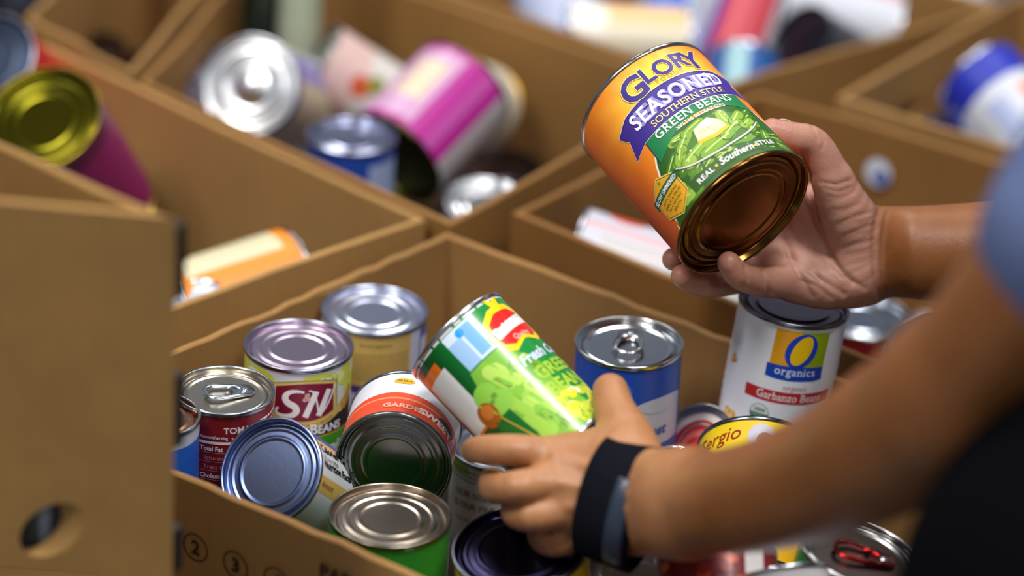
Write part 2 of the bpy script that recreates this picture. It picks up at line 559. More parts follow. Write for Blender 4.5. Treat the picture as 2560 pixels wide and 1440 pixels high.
rndb = random.Random(4)
def wall_mesh(p, q, pi, qi, z0, z1, seed, bulge=0.002, jag=0.0006, nl=26, nh=8, flare=0.0):
    """double-faced card panel between outer p-q and inner pi-qi, rounded ragged top edge"""
    vs, fs = [], []
    rows = nh + 1
    def pt(f, side, z, hfrac):
        o = p.lerp(q, f); i = pi.lerp(qi, f)
        n = (p - pi + q - qi).normalized()
        w = math.sin(math.pi * f) * (0.35 + 0.65 * hfrac)
        b = bulge * w * (noise.noise(Vector((seed * 7.1, f * 3, hfrac * 2))) * 2) + flare * hfrac * w
        P = (o if side == 0 else i if side == 1 else o.lerp(i, side - 1 if side > 1.5 else 0.5)) + n * b
        return Vector((P.x, P.y, z))
    loops = []
    for k in range(nl + 1):
        f = k / nl
        jz = jag * noise.noise(Vector((seed * 3.3, f * 55, 0))) + 0.0015 * noise.noise(Vector((seed * 5.7, f * 4, 1)))
        top = z1 + jz
        col = []
        for r in range(rows):
            h = r / nh
            col.append(pt(f, 0, z0 + (top - 0.0014 - z0) * h, h))
        col.append(pt(f, 1.25 + 0.75, top, 1) if False else (pt(f, 0, top, 1).lerp(pt(f, 1, top, 1), 0.28)))
        col.append(pt(f, 0, top, 1).lerp(pt(f, 1, top, 1), 0.72))
        for r in range(rows):
            h = 1 - r / nh
            col.append(pt(f, 1, z0 + (top - 0.0014 - z0) * h, h))
        loops.append(col)
    n = len(loops[0])
    vs = [v for c in loops for v in c]
    for k in range(nl):
        for r in range(n):
            s = (r + 1) % n
            fs.append((k * n + r, k * n + s, (k + 1) * n + s, (k + 1) * n + r))
    fs.append(tuple(range(n - 1, -1, -1)))
    fs.append(tuple(nl * n + i for i in range(n)))
    me = mesh_from('side_panel', vs, fs, True)
    bm = bmesh.new(); bm.from_mesh(me)
    bmesh.ops.recalc_face_normals(bm, faces=bm.faces[:])
    for e in bm.edges:
        if len(e.link_faces) == 2 and e.calc_face_angle(0) > 0.6: e.smooth = False
    bm.to_mesh(me); bm.free()
    return me
def wall_hole(p, q, pi, qi, z0, z1, hc, hw, hh, hrot=0):
    """card panel with an oval hand hole; hc=(distance along, height)"""
    L = (q - p).length
    d = (q - p).normalized(); di = (qi - pi).normalized()
    out = [(0, z0), (L * .25, z0), (L * .5, z0), (L * .75, z0), (L, z0), (L, z1), (L * .75, z1), (L * .5, z1), (L * .25, z1), (0, z1)]
    c, s = math.cos(hrot), math.sin(hrot)
    hole = [(hc[0] + hw * math.cos(t) * c - hh * math.sin(t) * s, hc[1] + hw * math.cos(t) * s + hh * math.sin(t) * c) for t in [2 * math.pi * i / 24 for i in range(24)]]
    loops = [out, hole]
    flat = [x for l in loops for x in l]
    tris = tessellate_polygon([[Vector((x, y, 0)) for x, y in l] for l in loops])
    n = len(flat); vs = []
    for x, z in flat: P = p + d * x; vs.append((P.x, P.y, z))
    for x, z in flat: P = pi.lerp(qi, min(1, max(0, x / L))); vs.append((P.x, P.y, z))
    fs = []
    for a, b, e in tris:
        fs += [(a, b, e), (n + e, n + b, n + a)]
    k = 0
    for l in loops:
        for i in range(len(l)):
            j = (i + 1) % len(l)
            fs.append((k + i, k + j, n + k + j, n + k + i))
        k += len(l)
    me = mesh_from('side_panel', vs, fs, False)
    bm = bmesh.new(); bm.from_mesh(me)
    bmesh.ops.recalc_face_normals(bm, faces=bm.faces[:])
    bm.to_mesh(me); bm.free()
    return me
def carton(label, pts, z0, z1, t=0.0055, col='#9c7142', seed=0, holes={}, jag=0.0006, group='open cartons of cans', name='cardboard_box', closed=False):
    pts = [Vector((p.x, p.y, 0)) for p in pts]
    area2 = sum(a.x * b.y - b.x * a.y for a, b in zip(pts, pts[1:] + pts[:1]))
    sg = 1 if area2 > 0 else -1
    n = len(pts); inn = []
    for i in range(n):
        a, b, c = pts[i - 1], pts[i], pts[(i + 1) % n]
        d1 = (b - a).normalized(); d2 = (c - b).normalized()
        n1 = Vector((-d1.y, d1.x, 0)) * sg; n2 = Vector((-d2.y, d2.x, 0)) * sg
        k = t / (1 + n1.dot(n2))
        inn.append(b + (n1 + n2) * k)
    cen = sum(pts, Vector()) / n
    root = empty(name, Matrix.Translation((cen.x, cen.y, z0)))
    tag(root, label, 'box', group)
    mt = cardboard(col, seed)
    T = Matrix.Translation((-cen.x, -cen.y, -z0))
    for i in range(n):
        j = (i + 1) % n
        if i in holes:
            me = wall_hole(pts[i], pts[j], inn[i], inn[j], z0 + .0001, z1, *holes[i])
        else:
            me = wall_mesh(pts[i], pts[j], inn[i], inn[j], z0 + .0001, z1, seed * 11 + i + 1, jag=jag)
        me.transform(T)
        link_mesh('side_panel', me, mt, root)
    def slab(nm, za, zb):
        me = mesh_from(nm, [(q.x, q.y, za) for q in inn] + [(q.x, q.y, zb) for q in inn], [tuple(range(n))[::-1], tuple(range(n, 2 * n))] + [(i, (i + 1) % n, n + (i + 1) % n, n + i) for i in range(n)], False)
        me.transform(T)
        link_mesh(nm, me, mt, root)
    slab('bottom_panel', z0 + .0002, z0 + 0.006)
    if closed:
        slab('top_panel', z1 - 0.006, z1 - .0005)
    return root
ZB = TZ + 0.0005
main_box = carton('open cardboard box of cans in the middle, printed with circled numbers', [A, Lc, Fc, Rc], ZB, RZ, seed=1, jag=0.0028, col='#9a713c')
# left box behind it
C3 = V2(1065, 545)
f3 = (V2(130, 115) - C3).normalized(); n3 = (V2(435, 772) - C3).normalized()
b3 = [C3, C3 + f3 * 0.56, C3 + f3 * 0.56 + n3 * 0.36, C3 + n3 * 0.36]
carton('cardboard box holding the orange can, just behind the middle box', b3, ZB, RZ, seed=2, col='#ae854c')
P4 = V2(1128, 560); Q4d = (V2(1450, 383) - P4).normalized()
T4 = V2(350, 203)
W4 = (V2(1500, 134) - V2(1108, 0)).normalized()
# far-right corner: near-right rim line meets the far rim line
def meet(p, d, q, e):
    k = ((q.x - p.x) * e.y - (q.y - p.y) * e.x) / (d.x * e.y - d.y * e.x)
    return p + d * k
Q4 = meet(P4, Q4d, V2(1108, 0), W4)
T4d = (V2(500, 40) - T4).normalized()
S4 = meet(T4, T4d, V2(1108, 0), W4)
carton('large cardboard box with the silver lid and magenta cans, far side of the table', [P4, Q4, S4, T4], ZB, RZ, seed=3, col='#946a34')
# narrow box at far left
g = Vector((-0.010, 0.016, 0))
T6 = T4 + g; S6 = S4 + g + Vector((-0.01, 0, 0))
U6 = V2(62, 42); U6d = (V2(194, 0) - U6).normalized()
carton('narrow cardboard box at the far left edge holding one dark can', [T6, S6, S6 + (U6 - T6), U6], ZB, RZ, seed=4, col='#9c7541')
# right middle box
P5 = V2(1280, 530); P5d = (V2(1840, 788) - P5).normalized()
Q5 = V2(1898, 228); Q5d = (V2(2560, 421) - Q5).normalized()
n_ar = Vector((-e1.y, e1.x, 0)); n_ar = n_ar if n_ar.dot(P5 - A) > 0 else -n_ar
P5e = Rc + n_ar * 0.018 - e1 * 0.02
b5 = [P5, P5e, Q5 + Q5d * 0.56, Q5]
carton('cardboard box right of the middle with the red and white can', b5, ZB, RZ, seed=5, col='#875d28')
# far centre box
P7 = Q4 + Vector((0.022, 0.006, 0)); P7d = (V2(2103, 150) - V2(1853, 226)).normalized()
carton('far cardboard box at the top of the picture heaped with blurred cans', [P7, P7 + P7d * 0.36, P7 + P7d * 0.36 - W4 * 0.5, P7 - W4 * 0.5], ZB, RZ, seed=6, col='#9c733e')
# far right box with a hand hole
P8 = V2(2052, 238); P8d = (V2(2480, 0) - P8).normalized()
P8b = P8 + Vector((0.014, -0.002, 0))
b8 = [P8b, P8b + P8d * 0.34, P8b + P8d * 0.34 + Q5d * 0.5, P8b + Q5d * 0.5]
carton('far right cardboard box with an oval hand hole and a blue white can', b8, ZB, RZ, seed=7, col='#9c7542', holes={0: ((0.12, RZ - 0.055), 0.034, 0.013)})
# near left box standing on another one
Z1 = ZB + 0.2405; Z2 = Z1 + 0.24
K = V2(440, 546, Z2); k1 = (V2(0, 352, Z2) - K).normalized(); k2 = (V2(0, 506, Z2) - K).normalized()
kk = [K, K + k1 * 0.38, K + k1 * 0.38 + k2 * 0.34, K + k2 * 0.34]
hp = at_z(130, 1325, Z1 + 0.05)
near_box = None
def wall_hit(px, py, p, d):
    """point where the sight line meets the vertical plane through p along d"""
    nrm = Vector((-d.y, d.x, 0)); r = ray(px, py)
    k = (Vector((p.x, p.y, 0)) - Vector((CAM.x, CAM.y, 0))).dot(nrm) / r.dot(nrm)
    return CAM + r * k
hh = wall_hit(130, 1325, kk[0], k2)
along = (Vector((hh.x, hh.y, 0)) - kk[0]).dot(k2)
# order corners so the hole wall is the last edge (kk3 -> kk0)
near_box = carton('tall cardboard box close by at the left edge with an oval hand hole', kk, Z1, Z2, seed=8, col='#9a733b', holes={3: ((0.34 - along, hh.z), 0.0235, 0.0145, math.radians(45))})
carton('closed cardboard box under the tall left box', kk, ZB, Z1 - 0.0005, seed=9, col='#9a733b', name='closed_box', closed=True, group='closed cartons')
# black strips set along the corner edge of the near box
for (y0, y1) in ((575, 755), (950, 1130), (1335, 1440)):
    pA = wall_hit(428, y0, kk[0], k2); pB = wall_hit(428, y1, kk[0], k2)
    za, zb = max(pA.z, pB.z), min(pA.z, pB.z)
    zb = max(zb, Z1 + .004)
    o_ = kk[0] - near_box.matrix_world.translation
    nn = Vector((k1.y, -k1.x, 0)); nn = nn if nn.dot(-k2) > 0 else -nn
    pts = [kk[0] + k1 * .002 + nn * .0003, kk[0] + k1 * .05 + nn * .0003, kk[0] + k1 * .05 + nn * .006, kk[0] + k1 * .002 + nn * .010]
    me = mesh_from('corner_strip', [(p.x, p.y, zb) for p in pts] + [(p.x, p.y, za) for p in pts], [(3, 2, 1, 0), (4, 5, 6, 7), (0, 1, 5, 4), (1, 2, 6, 5), (2, 3, 7, 6), (3, 0, 4, 7)], False)
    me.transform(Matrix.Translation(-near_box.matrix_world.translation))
    link_mesh('corner_strip', me, plain('#17171c', 0.5, 'black_strip'), near_box)['label'] = 'black strip on the corner'

# print on the front panel of the middle box
def panel_print(px, py, build):
    d = e1
    P = wall_hit(px, py, Lc, d)
    n = Vector((d.y, -d.x, 0))
    if n.dot(CAM - P) < 0: n = -n
    ux = Vector((d.x, d.y, 0)); uy = Vector((0, 0, 1))
    if ux.cross(uy).dot(n) < 0: ux = -ux
    art = Art(0.01, 0.01, '#1d120a')
    build(art)
    me = art.flat('printed_mark', P + n * 0.0012 - main_box.matrix_world.translation, ux, uy, 0.0001)
    me.materials.append(print_mat(0.7, 0.0))
    link_mesh('printed_mark', me, None, main_box)
INK = '#20140a'
def circled(ch):
    def b(a):
        a.ell(0, 0, 10.2, 10.2, INK, 1, hole=0.90, n=40)
        a.text(ch, 0, -5.0, 10.5, INK, 1, bold=0.03)
    return b
panel_print(492, 1367, circled('2'))
panel_print(592, 1411, circled('3'))
panel_print(694, 1452, circled('4'))
panel_print(840, 1440, lambda a: a.text('PAPER', 0, -4.5, 10.5, INK, 1, bold=0.03, align='c') if False else a.text('PAP', 0, -4.5, 10.5, INK, 1, bold=0.03))
# flat disc standing in for a hand hole with pale things behind it
d5 = Q5d
Ps = wall_hit(2207, 424, Q5, d5)
n5 = Vector((d5.y, -d5.x, 0)); n5 = n5 if n5.dot(CAM - Ps) > 0 else -n5
st = Art(0.01, 0.01, '#d5dbe8')
st.ell(0, 0, 12, 13, '#d9deea', 1).ell(3, -4, 7.5, 7, '#5a66a8', 2)
me = st.flat('hole_disc', Ps + n5 * 0.0085, Vector((d5.x, d5.y, 0)) if Vector((d5.x, d5.y, 0)).cross(Vector((0, 0, 1))).dot(n5) > 0 else -Vector((d5.x, d5.y, 0)), Vector((0, 0, 1)), 0.0002)
me.materials.append(print_mat(0.4, 0.2))
b5o = [o for o in COL.objects if o.get('label', '').startswith('cardboard box right')][0]
me.transform(Matrix.Translation(-b5o.matrix_world.translation))
link_mesh('hole_disc', me, None, b5o)['label'] = 'white and blue disc standing in for a hand hole'
# ------------------------------------------------------------------ label artwork (millimetres)
def mix(a, b, t):
    t = max(0, min(1, t))
    if isinstance(a, str): a = [int(a[i:i + 2], 16) / 255 for i in (1, 3, 5)]
    if isinstance(b, str): b = [int(b[i:i + 2], 16) / 255 for i in (1, 3, 5)]
    return tuple(x + (y - x) * t for x, y in zip(a, b))
def sheet(R, H, base): return Art(2 * math.pi * R * 1000, H * 1000 - 7, base)
def grid(a, x0, y0, x1, y1, nx, ny, col, layer=0):
    for i in range(nx):
        for j in range(ny):
            a.rect(x0 + (x1 - x0) * i / nx, y0 + (y1 - y0) * j / ny, x0 + (x1 - x0) * (i + 1) / nx, y0 + (y1 - y0) * (j + 1) / ny, col, layer)
    return a
def bez(p0, p1, p2, p3, n=14):
    return [tuple((1 - t) ** 3 * a + 3 * (1 - t) ** 2 * t * b + 3 * (1 - t) * t * t * c + t ** 3 * d for a, b, c, d in zip(p0, p1, p2, p3)) for t in [i / n for i in range(n + 1)]]

def art_green_beans(R, H):
    a = sheet(R, H, '#e06a10')
    def bg(u, v):
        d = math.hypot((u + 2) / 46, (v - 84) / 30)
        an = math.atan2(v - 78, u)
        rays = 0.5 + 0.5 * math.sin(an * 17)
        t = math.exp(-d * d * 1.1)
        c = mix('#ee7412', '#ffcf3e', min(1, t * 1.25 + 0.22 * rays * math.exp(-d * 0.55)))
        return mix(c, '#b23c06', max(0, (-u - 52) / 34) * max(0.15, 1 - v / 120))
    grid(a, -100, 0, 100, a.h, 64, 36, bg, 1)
    # bean picture
    reg = [(-38, 48), (-43, 41), (-50, 27), (-57, 12), (-63, 0), (63, 0), (57, 12), (50, 27), (43, 41), (38, 48)]
    a.poly([(x * 1.03, y + (0.8 if y else 0)) for x, y in reg], '#f3f2d8', 2)
    a.poly(reg, '#2a5c14', 3)
    rnd = random.Random(8)
    greens = ['#6f9e22', '#56861c', '#86b02c', '#3f7416', '#98bc3a', '#2f6012', '#5f9222']
    for i in range(90):
        v = rnd.uniform(2, 43); lim = 60 - v * 0.42
        u = rnd.uniform(-lim + 6, lim - 6); an = rnd.uniform(-0.5, 1.1); L = rnd.uniform(6, 13); r = rnd.uniform(2.2, 3.6)
        x1, y1 = u + L * math.cos(an), v + L * math.sin(an)
        if abs(x1) > 58 - y1 * 0.42 or y1 > 44: continue
        lay = 4 + (i % 3)
        a.bean(u, v, x1, y1, r, rnd.choice(greens), lay)
        a.bean(u + .5, v + r * .35, x1 - .5, y1 + r * .35, r * .14, '#c3d878', lay + 0.5, 4)
    # dark gap behind the bottom line
    a.poly([(-36, 3), (36, 4), (38, 12), (20, 12.5), (0, 11), (-20, 11.5), (-36, 13)], '#2c5a16', 7.5)
    # spoon with a heaped helping
    sq = lambda y: 14.5 + (y - 14.5) * .84
    a.poly([(x, sq(y)) for x, y in [(-34, 27), (-30, 22), (-18, 16.5), (-4, 14.5), (12, 16), (24, 20), (32, 27), (34, 33), (22, 46), (4, 51), (-14, 49), (-28, 39)]], '#3f7518', 8)
    for (x0, y0, x1, y1, r, c) in [(-27, 25, -4, 30, 4.4, '#a9cf38'), (-30, 31, -24, 37, 4.2, '#b9dc4a'), (-24, 38, -15, 44, 3.8, '#9cc434'), (-14, 20, 8, 24, 4.2, '#8fbc2e'), (-26, 23, -24, 24, 4.6, '#cfe46a'),
                                   (5, 25, 20, 33, 4.2, '#86b62c'), (17, 35, 26, 42, 3.9, '#a6ce3c'), (12, 36, 13, 46, 4.6, '#b8d94a'), (22, 29, 30, 33, 3.4, '#bfe05a'), (-16, 46, -2, 48.5, 3, '#8fbd30'), (24, 23, 27, 25, 3, '#7cab28')]:
        y0, y1 = sq(y0), sq(y1)
        a.bean(x0, y0, x1, y1, r * 1.12, mix(c, '#234a0c', .72), 9 + .02 * x0); a.bean(x0, y0 + .4, x1, y1 + .5, r * .86, mix(c, '#5a8a18', .5), 9.012 + .02 * x0 + .3); a.bean(x0 + .6, y0 + r * .4, x1 - .6, y1 + r * .42, r * .14, '#c6dc7c', 11, 4)
    a.poly([(-13, 28), (-10, 40), (3, 43.5), (9, 38), (11, 29), (0, 26)], '#ece2ac', 12)
    a.poly([(-13, 28), (0, 26), (11, 29), (10.5, 31.6), (0, 28.8), (-12.6, 31)], '#e6b81e', 13)
    a.poly([(-10, 40), (3, 43.5), (9, 38), (-2, 36.5)], '#f4edc6', 13)
    for i in range(16): a.ell(rnd.uniform(-10, 8), rnd.uniform(31, 41), .3, .3, '#6c6a30', 14, n=6)
    for q in ((15, 40), (18, 30), (-20, 29), (3, 22), (14, 44)): a.ell(q[0], q[1], .7, .7, '#eef7c8', 14, n=8)
    a.line(bez((-35, 27), (-25, 13), (14, 10), (35, 29), 26), lambda t: 1.3, '#d7dcd2', 14)
    a.line(bez((-35, 26.4), (-25, 12.2), (14, 9.2), (35, 28.4), 26), lambda t: .5, '#5a5f54', 15)
    # green name panel
    gp = [(-38.5, 60), (38.5, 60), (42, 40), (30, 46), (14, 50), (0, 51), (-14, 49.5), (-26, 45), (-40, 39)]
    a.poly([(x * 1.02, y) for x, y in gp], '#1d2a3c', 6.5)
    def gg(u, v): return mix('#0b8a45', '#0a5c34', (-u - 10) / 32)
    a.poly(gp, '#0c7a41', 7)
    a.text('GREEN BEANS', 0, 52.0, 6.5, '#f4f8f0', 16, bold=.012, serif=True, xs=1.0, track=.06)
    a.text('WITH POTATOES', 2, 47.4, 2.9, '#f4f8f0', 16, bold=.004, xs=1.12, track=.06)
    # purple ribbon
    rb = [(-38, 59.5), (-51.7, 56.5), (-46.5, 69.5), (-51.5, 77.5), (-38, 83)] + [(x, 83 + 1.5 * math.cos(x / 38 * 1.5)) for x in range(-30, 39, 6)] + [(51.5, 77.5), (46.5, 69.5), (51.7, 56.5), (38, 59.5)]
    cx, cy = 0, 70
    a.poly([(x * 1.022, cy + (y - cy) * 1.09) for x, y in rb], '#d8cfe8', 7.2)
    a.poly([(x * 1.012, cy + (y - cy) * 1.05) for x, y in rb], '#1e1450', 7.6)
    a.poly(rb, '#3b2588', 8)
    a.text("SEASONED", 0, 69.0, 12.0, '#8f82c4', 15, bold=.055, serif=True, track=-.02, xs=.87)
    a.text("SEASONED", 0, 69.3, 12.0, '#f6f3fa', 16, bold=.018, serif=True, track=.055, xs=.87)
    a.text("'", 27.5, 69.3, 12, '#f6f3fa', 16, bold=.02)
    a.text('SOUTHERN STYLE', 2, 61.2, 5.4, '#f2d98c', 16, bold=.01, serif=True, xs=.98)
    # maker's name
    a.text('FOODS', 4, 86.4, 3.6, '#a98d1c', 16, bold=.0, serif=True, track=.24)
    sz = [1.42, 1.0, 1.0, 1.06, 1.3]
    for col, bo, ly in (('#ffe680', .052, 14), ('#35207f', .03, 16)):
        x = -30.5
        for ch, s_, dy in zip('GLORY', sz, (-5.2, 0, -.6, 0, -3.6)):
            a.text(ch, x, 91.0 + dy, 13.6 * s_, col, ly + (0.2 if ch == 'G' else 0), bold=bo, align='l', xs=.98)
            x += (glyph(ch, .03)[2] + .03 - (.08 if ch in 'G' else .02)) * 13.6 / CAPH * s_ * .98 - (3.4 if ch == 'R' else 0)
    # bottom line
    a.text('REAL', -23.5, 5.2, 4.0, '#f6f6ee', 17, bold=.012, serif=True, xs=1.05, track=.03)
    a.text('Southern', 1.5, 5.0, 5.6, '#f6f6ee', 17, bold=.02, shear=.28, xs=.92)
    a.text('STYLE', 25, 6.2, 4.0, '#f6f6ee', 17, bold=.012, serif=True, xs=1.05)
    for sx in (-14, 16.6):
        a.poly([(sx + r * math.sin(k * math.pi / 5), 7.2 + r * math.cos(k * math.pi / 5)) for k in range(10) for r in [1.6 if k % 2 == 0 else .7]], '#efc94a', 17)
    # slow simmered badge
    def hexa(cx, cy, w, h): return [(cx, cy + h), (cx + w, cy + h * .52), (cx + w, cy - h * .52), (cx, cy - h), (cx - w, cy - h * .52), (cx - w, cy + h * .52)]
    bx, by = -51, 18.5
    a.poly(hexa(bx, by, 13.6, 17.2), '#f5cf62', 17); a.poly(hexa(bx, by, 12.8, 16.3), '#4a3208', 17.4); a.poly(hexa(bx, by, 12.3, 15.7), '#e9ab1e', 18)
    a.poly([(bx - 16, by + 3.2), (bx + 15.5, by + 3.2), (bx + 13.2, by + 6.2), (bx + 15.5, by + 9.2), (bx - 16, by + 9.2)], '#0b5a38', 19)
    a.text('SLOW SIMMERED', bx - .4, by + 4.7, 3.1, '#f6f6ee', 20, bold=.02, xs=.82)
    for i, s_ in enumerate(('WITH ONIONS,', 'GARLIC & SPICES', 'IN A SAVORY', 'BROTH')):
        a.text(s_, bx, by - 0.6 - i * 3.3, 2.2, '#3a2704', 20, bold=.005, shear=.15, xs=.9)
    a.ell(bx, by + 12.6, .9, 1.4, '#6a8a20', 20)
    return a

def art_black_beans(R, H):
    a = sheet(R, H, '#d9dbd8')
    rnd = random.Random(3)
    for q in ((-52, 97, 16, 9), (-34, 100, 12, 6), (34, 96, 10, 8), (52, 90, 12, 14), (-58, 78, 10, 14), (10, 102, 12, 3)): a.ell(q[0], min(q[1], 104 - q[3]) , q[2], q[3], '#d3d94e', .8)
    for i in range(70):
        u, v = rnd.uniform(-110, 110), rnd.uniform(30, 105)
        a.ell(u, min(v, 97), rnd.uniform(3, 8), rnd.uniform(3, 6), rnd.choice(['#d5dc6a', '#e4e69a', '#c9d04e', '#eef0d8']), 1 + i % 3 * .3, n=14)
    def shield(s, o): 
        return [(-23 * s, 6 - 11 * s), (-22 * s, 6 + 12 * s)] + [(x * s, 6 + (12 + 3.6 * math.cos(x / 22 * 1.57)) * s) for x in range(-18, 19, 6)] + [(22 * s, 6 + 12 * s), (23 * s, 6 - 11 * s)] + [(x * s, 6 - (11 + 6 * math.cos(x / 23 * 1.57)) * s) for x in range(18, -19, -6)]
    cu, cv = 0, 83
    a.rect(-40, 55, 42, 69, '#17120f', 4)
    a.poly([(30, 69), (42, 79), (44, 55), (30, 55)], '#2a1c16', 4.2)
    a.rect(-40, 30, 40, 55, '#3f8f1c', 4)
    a.rect(-42, 54.6, 44, 55.6, '#c99a38', 5)
    for s, c, l in ((1.10, '#6f8a4c', 5), (1.06, '#d9b45c', 6), (.97, '#e9d08c', 6.5), (.94, '#7c0f2e', 7)):
        a.poly([(cu + x, cv - 6 + y) for x, y in shield(s, 0)], c, l)
    a.line(bez((-26, 74), (-12, 61.5), (14, 61.5), (32, 77), 20), lambda t: 6.0, '#d9b45c', 7.4)
    a.poly([(27, 74), (40, 87), (43, 81), (38, 73), (33, 69)], '#c8902a', 7.6)
    a.text('PREMIUM QUALITY BRAND', 2, 63.8, 1.9, '#5a4214', 8, arc=-46, xs=1.25)
    W_ = '#efe9e6'
    up = lambda l: [(x, y + 5) for x, y in l]
    a.line(up(bez((-1, 86), (-14, 90), (-18, 79), (-9, 76), 14) + bez((-9, 76), (-2, 72), (-8, 64.5), (-19, 68), 14)[1:] + bez((-19, 68), (-21, 70), (-20, 72), (-18.5, 73), 6)[1:]), lambda t: 1.6 + 3.4 * math.sin(math.pi * min(1, t * 1.15)), W_, 8)
    a.text('&', 0.5, 84, 6.5, '#d8a8a0', 9, bold=.03, shear=.2)
    for x in (0, 9.5): a.line(up([(x + 7.5, 86), (x, 66.5)]), lambda t: 4.2, W_, 8.4)
    a.line(up(bez((2, 87), (6, 88), (8, 80), (9.6, 67), 10)), 1.2, W_, 8.6); a.line(up(bez((17, 86), (14, 76), (11, 70), (10, 66.5), 10)), 1.2, W_, 8.6)
    a.line(up(bez((22, 88), (19, 78), (15, 71), (10, 66.5), 10)), 1.3, W_, 8.6)
    a.text('BLACK BEANS', 2, 57.4, 6.6, '#ece9ea', 9, bold=.025, serif=True, xs=.92, sizes=[1.25, .95, .95, .95, .95, .8, 1.25, .95, .95, .95, .95])
    a.text('Organic', 12, 40, 9, '#e9efe2', 9, bold=.02, shear=.3)
    return a

def art_tomato(R, H):
    a = sheet(R, H, '#7a1019')
    h = a.h; Wt = '#e6dfe2'; P_ = '#c58c92'
    a.rect(-100, h - 5.5, -18, h, '#27386e', 1)
    a.rect(-100, 0, 100, 13, '#dfe2ea', 1)
    for i in range(3): a.lines(-60, 30, 9 - i * 4.0, 1, 3, '#4a4f68', 1.6, 2, seed=i + 3)
    a.text('TOMATO', 19, h - 12.0, 4.6, Wt, 2, bold=.02, serif=True)
    a.text('% Daily Value', 19, h - 17.2, 2.2, Wt, 2, bold=.01)
    a.text('Amount/serving', -10.5, h - 16.4, 2.5, Wt, 2, bold=.015, align='l', xs=.85)
    a.rect(-11, h - 20.4, 30, h - 18.4, Wt, 2)
    y = h - 25.6
    for s_, b_, ind in (('Total Fat 0g', .03, 0), ('Saturated Fat 0g', 0, 2.5), ('Trans Fat 0g', 0, 2.5), ('Cholesterol 0mg', .03, 0), ('Sodium 560mg', .03, 0)):
        k = s_.rfind(' ')
        a.text(s_ if not b_ else s_[:k], -10.5 + ind, y, 3.4, Wt if b_ else P_, 2, bold=b_, align='l', xs=.92)
        a.rect(-11, y - 1.6, 30, y - 1.3, P_, 2); y -= 6.9
    a.text('0%', 28, h - 25.6, 3.2, Wt, 2, align='r', bold=.02)
    a.rect(-11, y + 3.4, 18, y + 5.2, Wt, 2)
    a.text('Vitamin D 0mcg', -10.5, y - 1.2, 2.6, P_, 2, align='l'); a.text('Potassium 480mg', -10.5, y - 6.4, 2.6, P_, 2, align='l')
    a.text('Nutrition', -16, h - 20.5, 5.2, Wt, 2, bold=.03, align='r')
    a.rect(-60, h - 11.5, -15, h - 11.1, P_, 2); a.rect(-60, h - 28, -15, h - 27.7, P_, 2)
    a.text('servings', -15, h - 33, 3.0, P_, 2, align='r'); a.text('1/2 cup (120mL)', -13.5, h - 43, 3.0, Wt, 2, align='r', xs=.9); a.text('serving', -18, h - 48, 3.0, Wt, 2, align='r')
    a.rect(-60, h - 53, -15, h - 52.6, P_, 2)
    a.text('Calories', -27, h - 63, 5, Wt, 2, bold=.03, align='r'); a.text('90', -13.5, h - 65, 9.6, Wt, 2, bold=.035, align='r')
    a.rect(31.5, h - 40, 60, h - 39, P_, 2)
    for i in range(9): a.lines(32, 62, h - 8 - i * 4, 1, 3, Wt if i in (0, 2) else P_, 1.8, 2, seed=i)
    return a

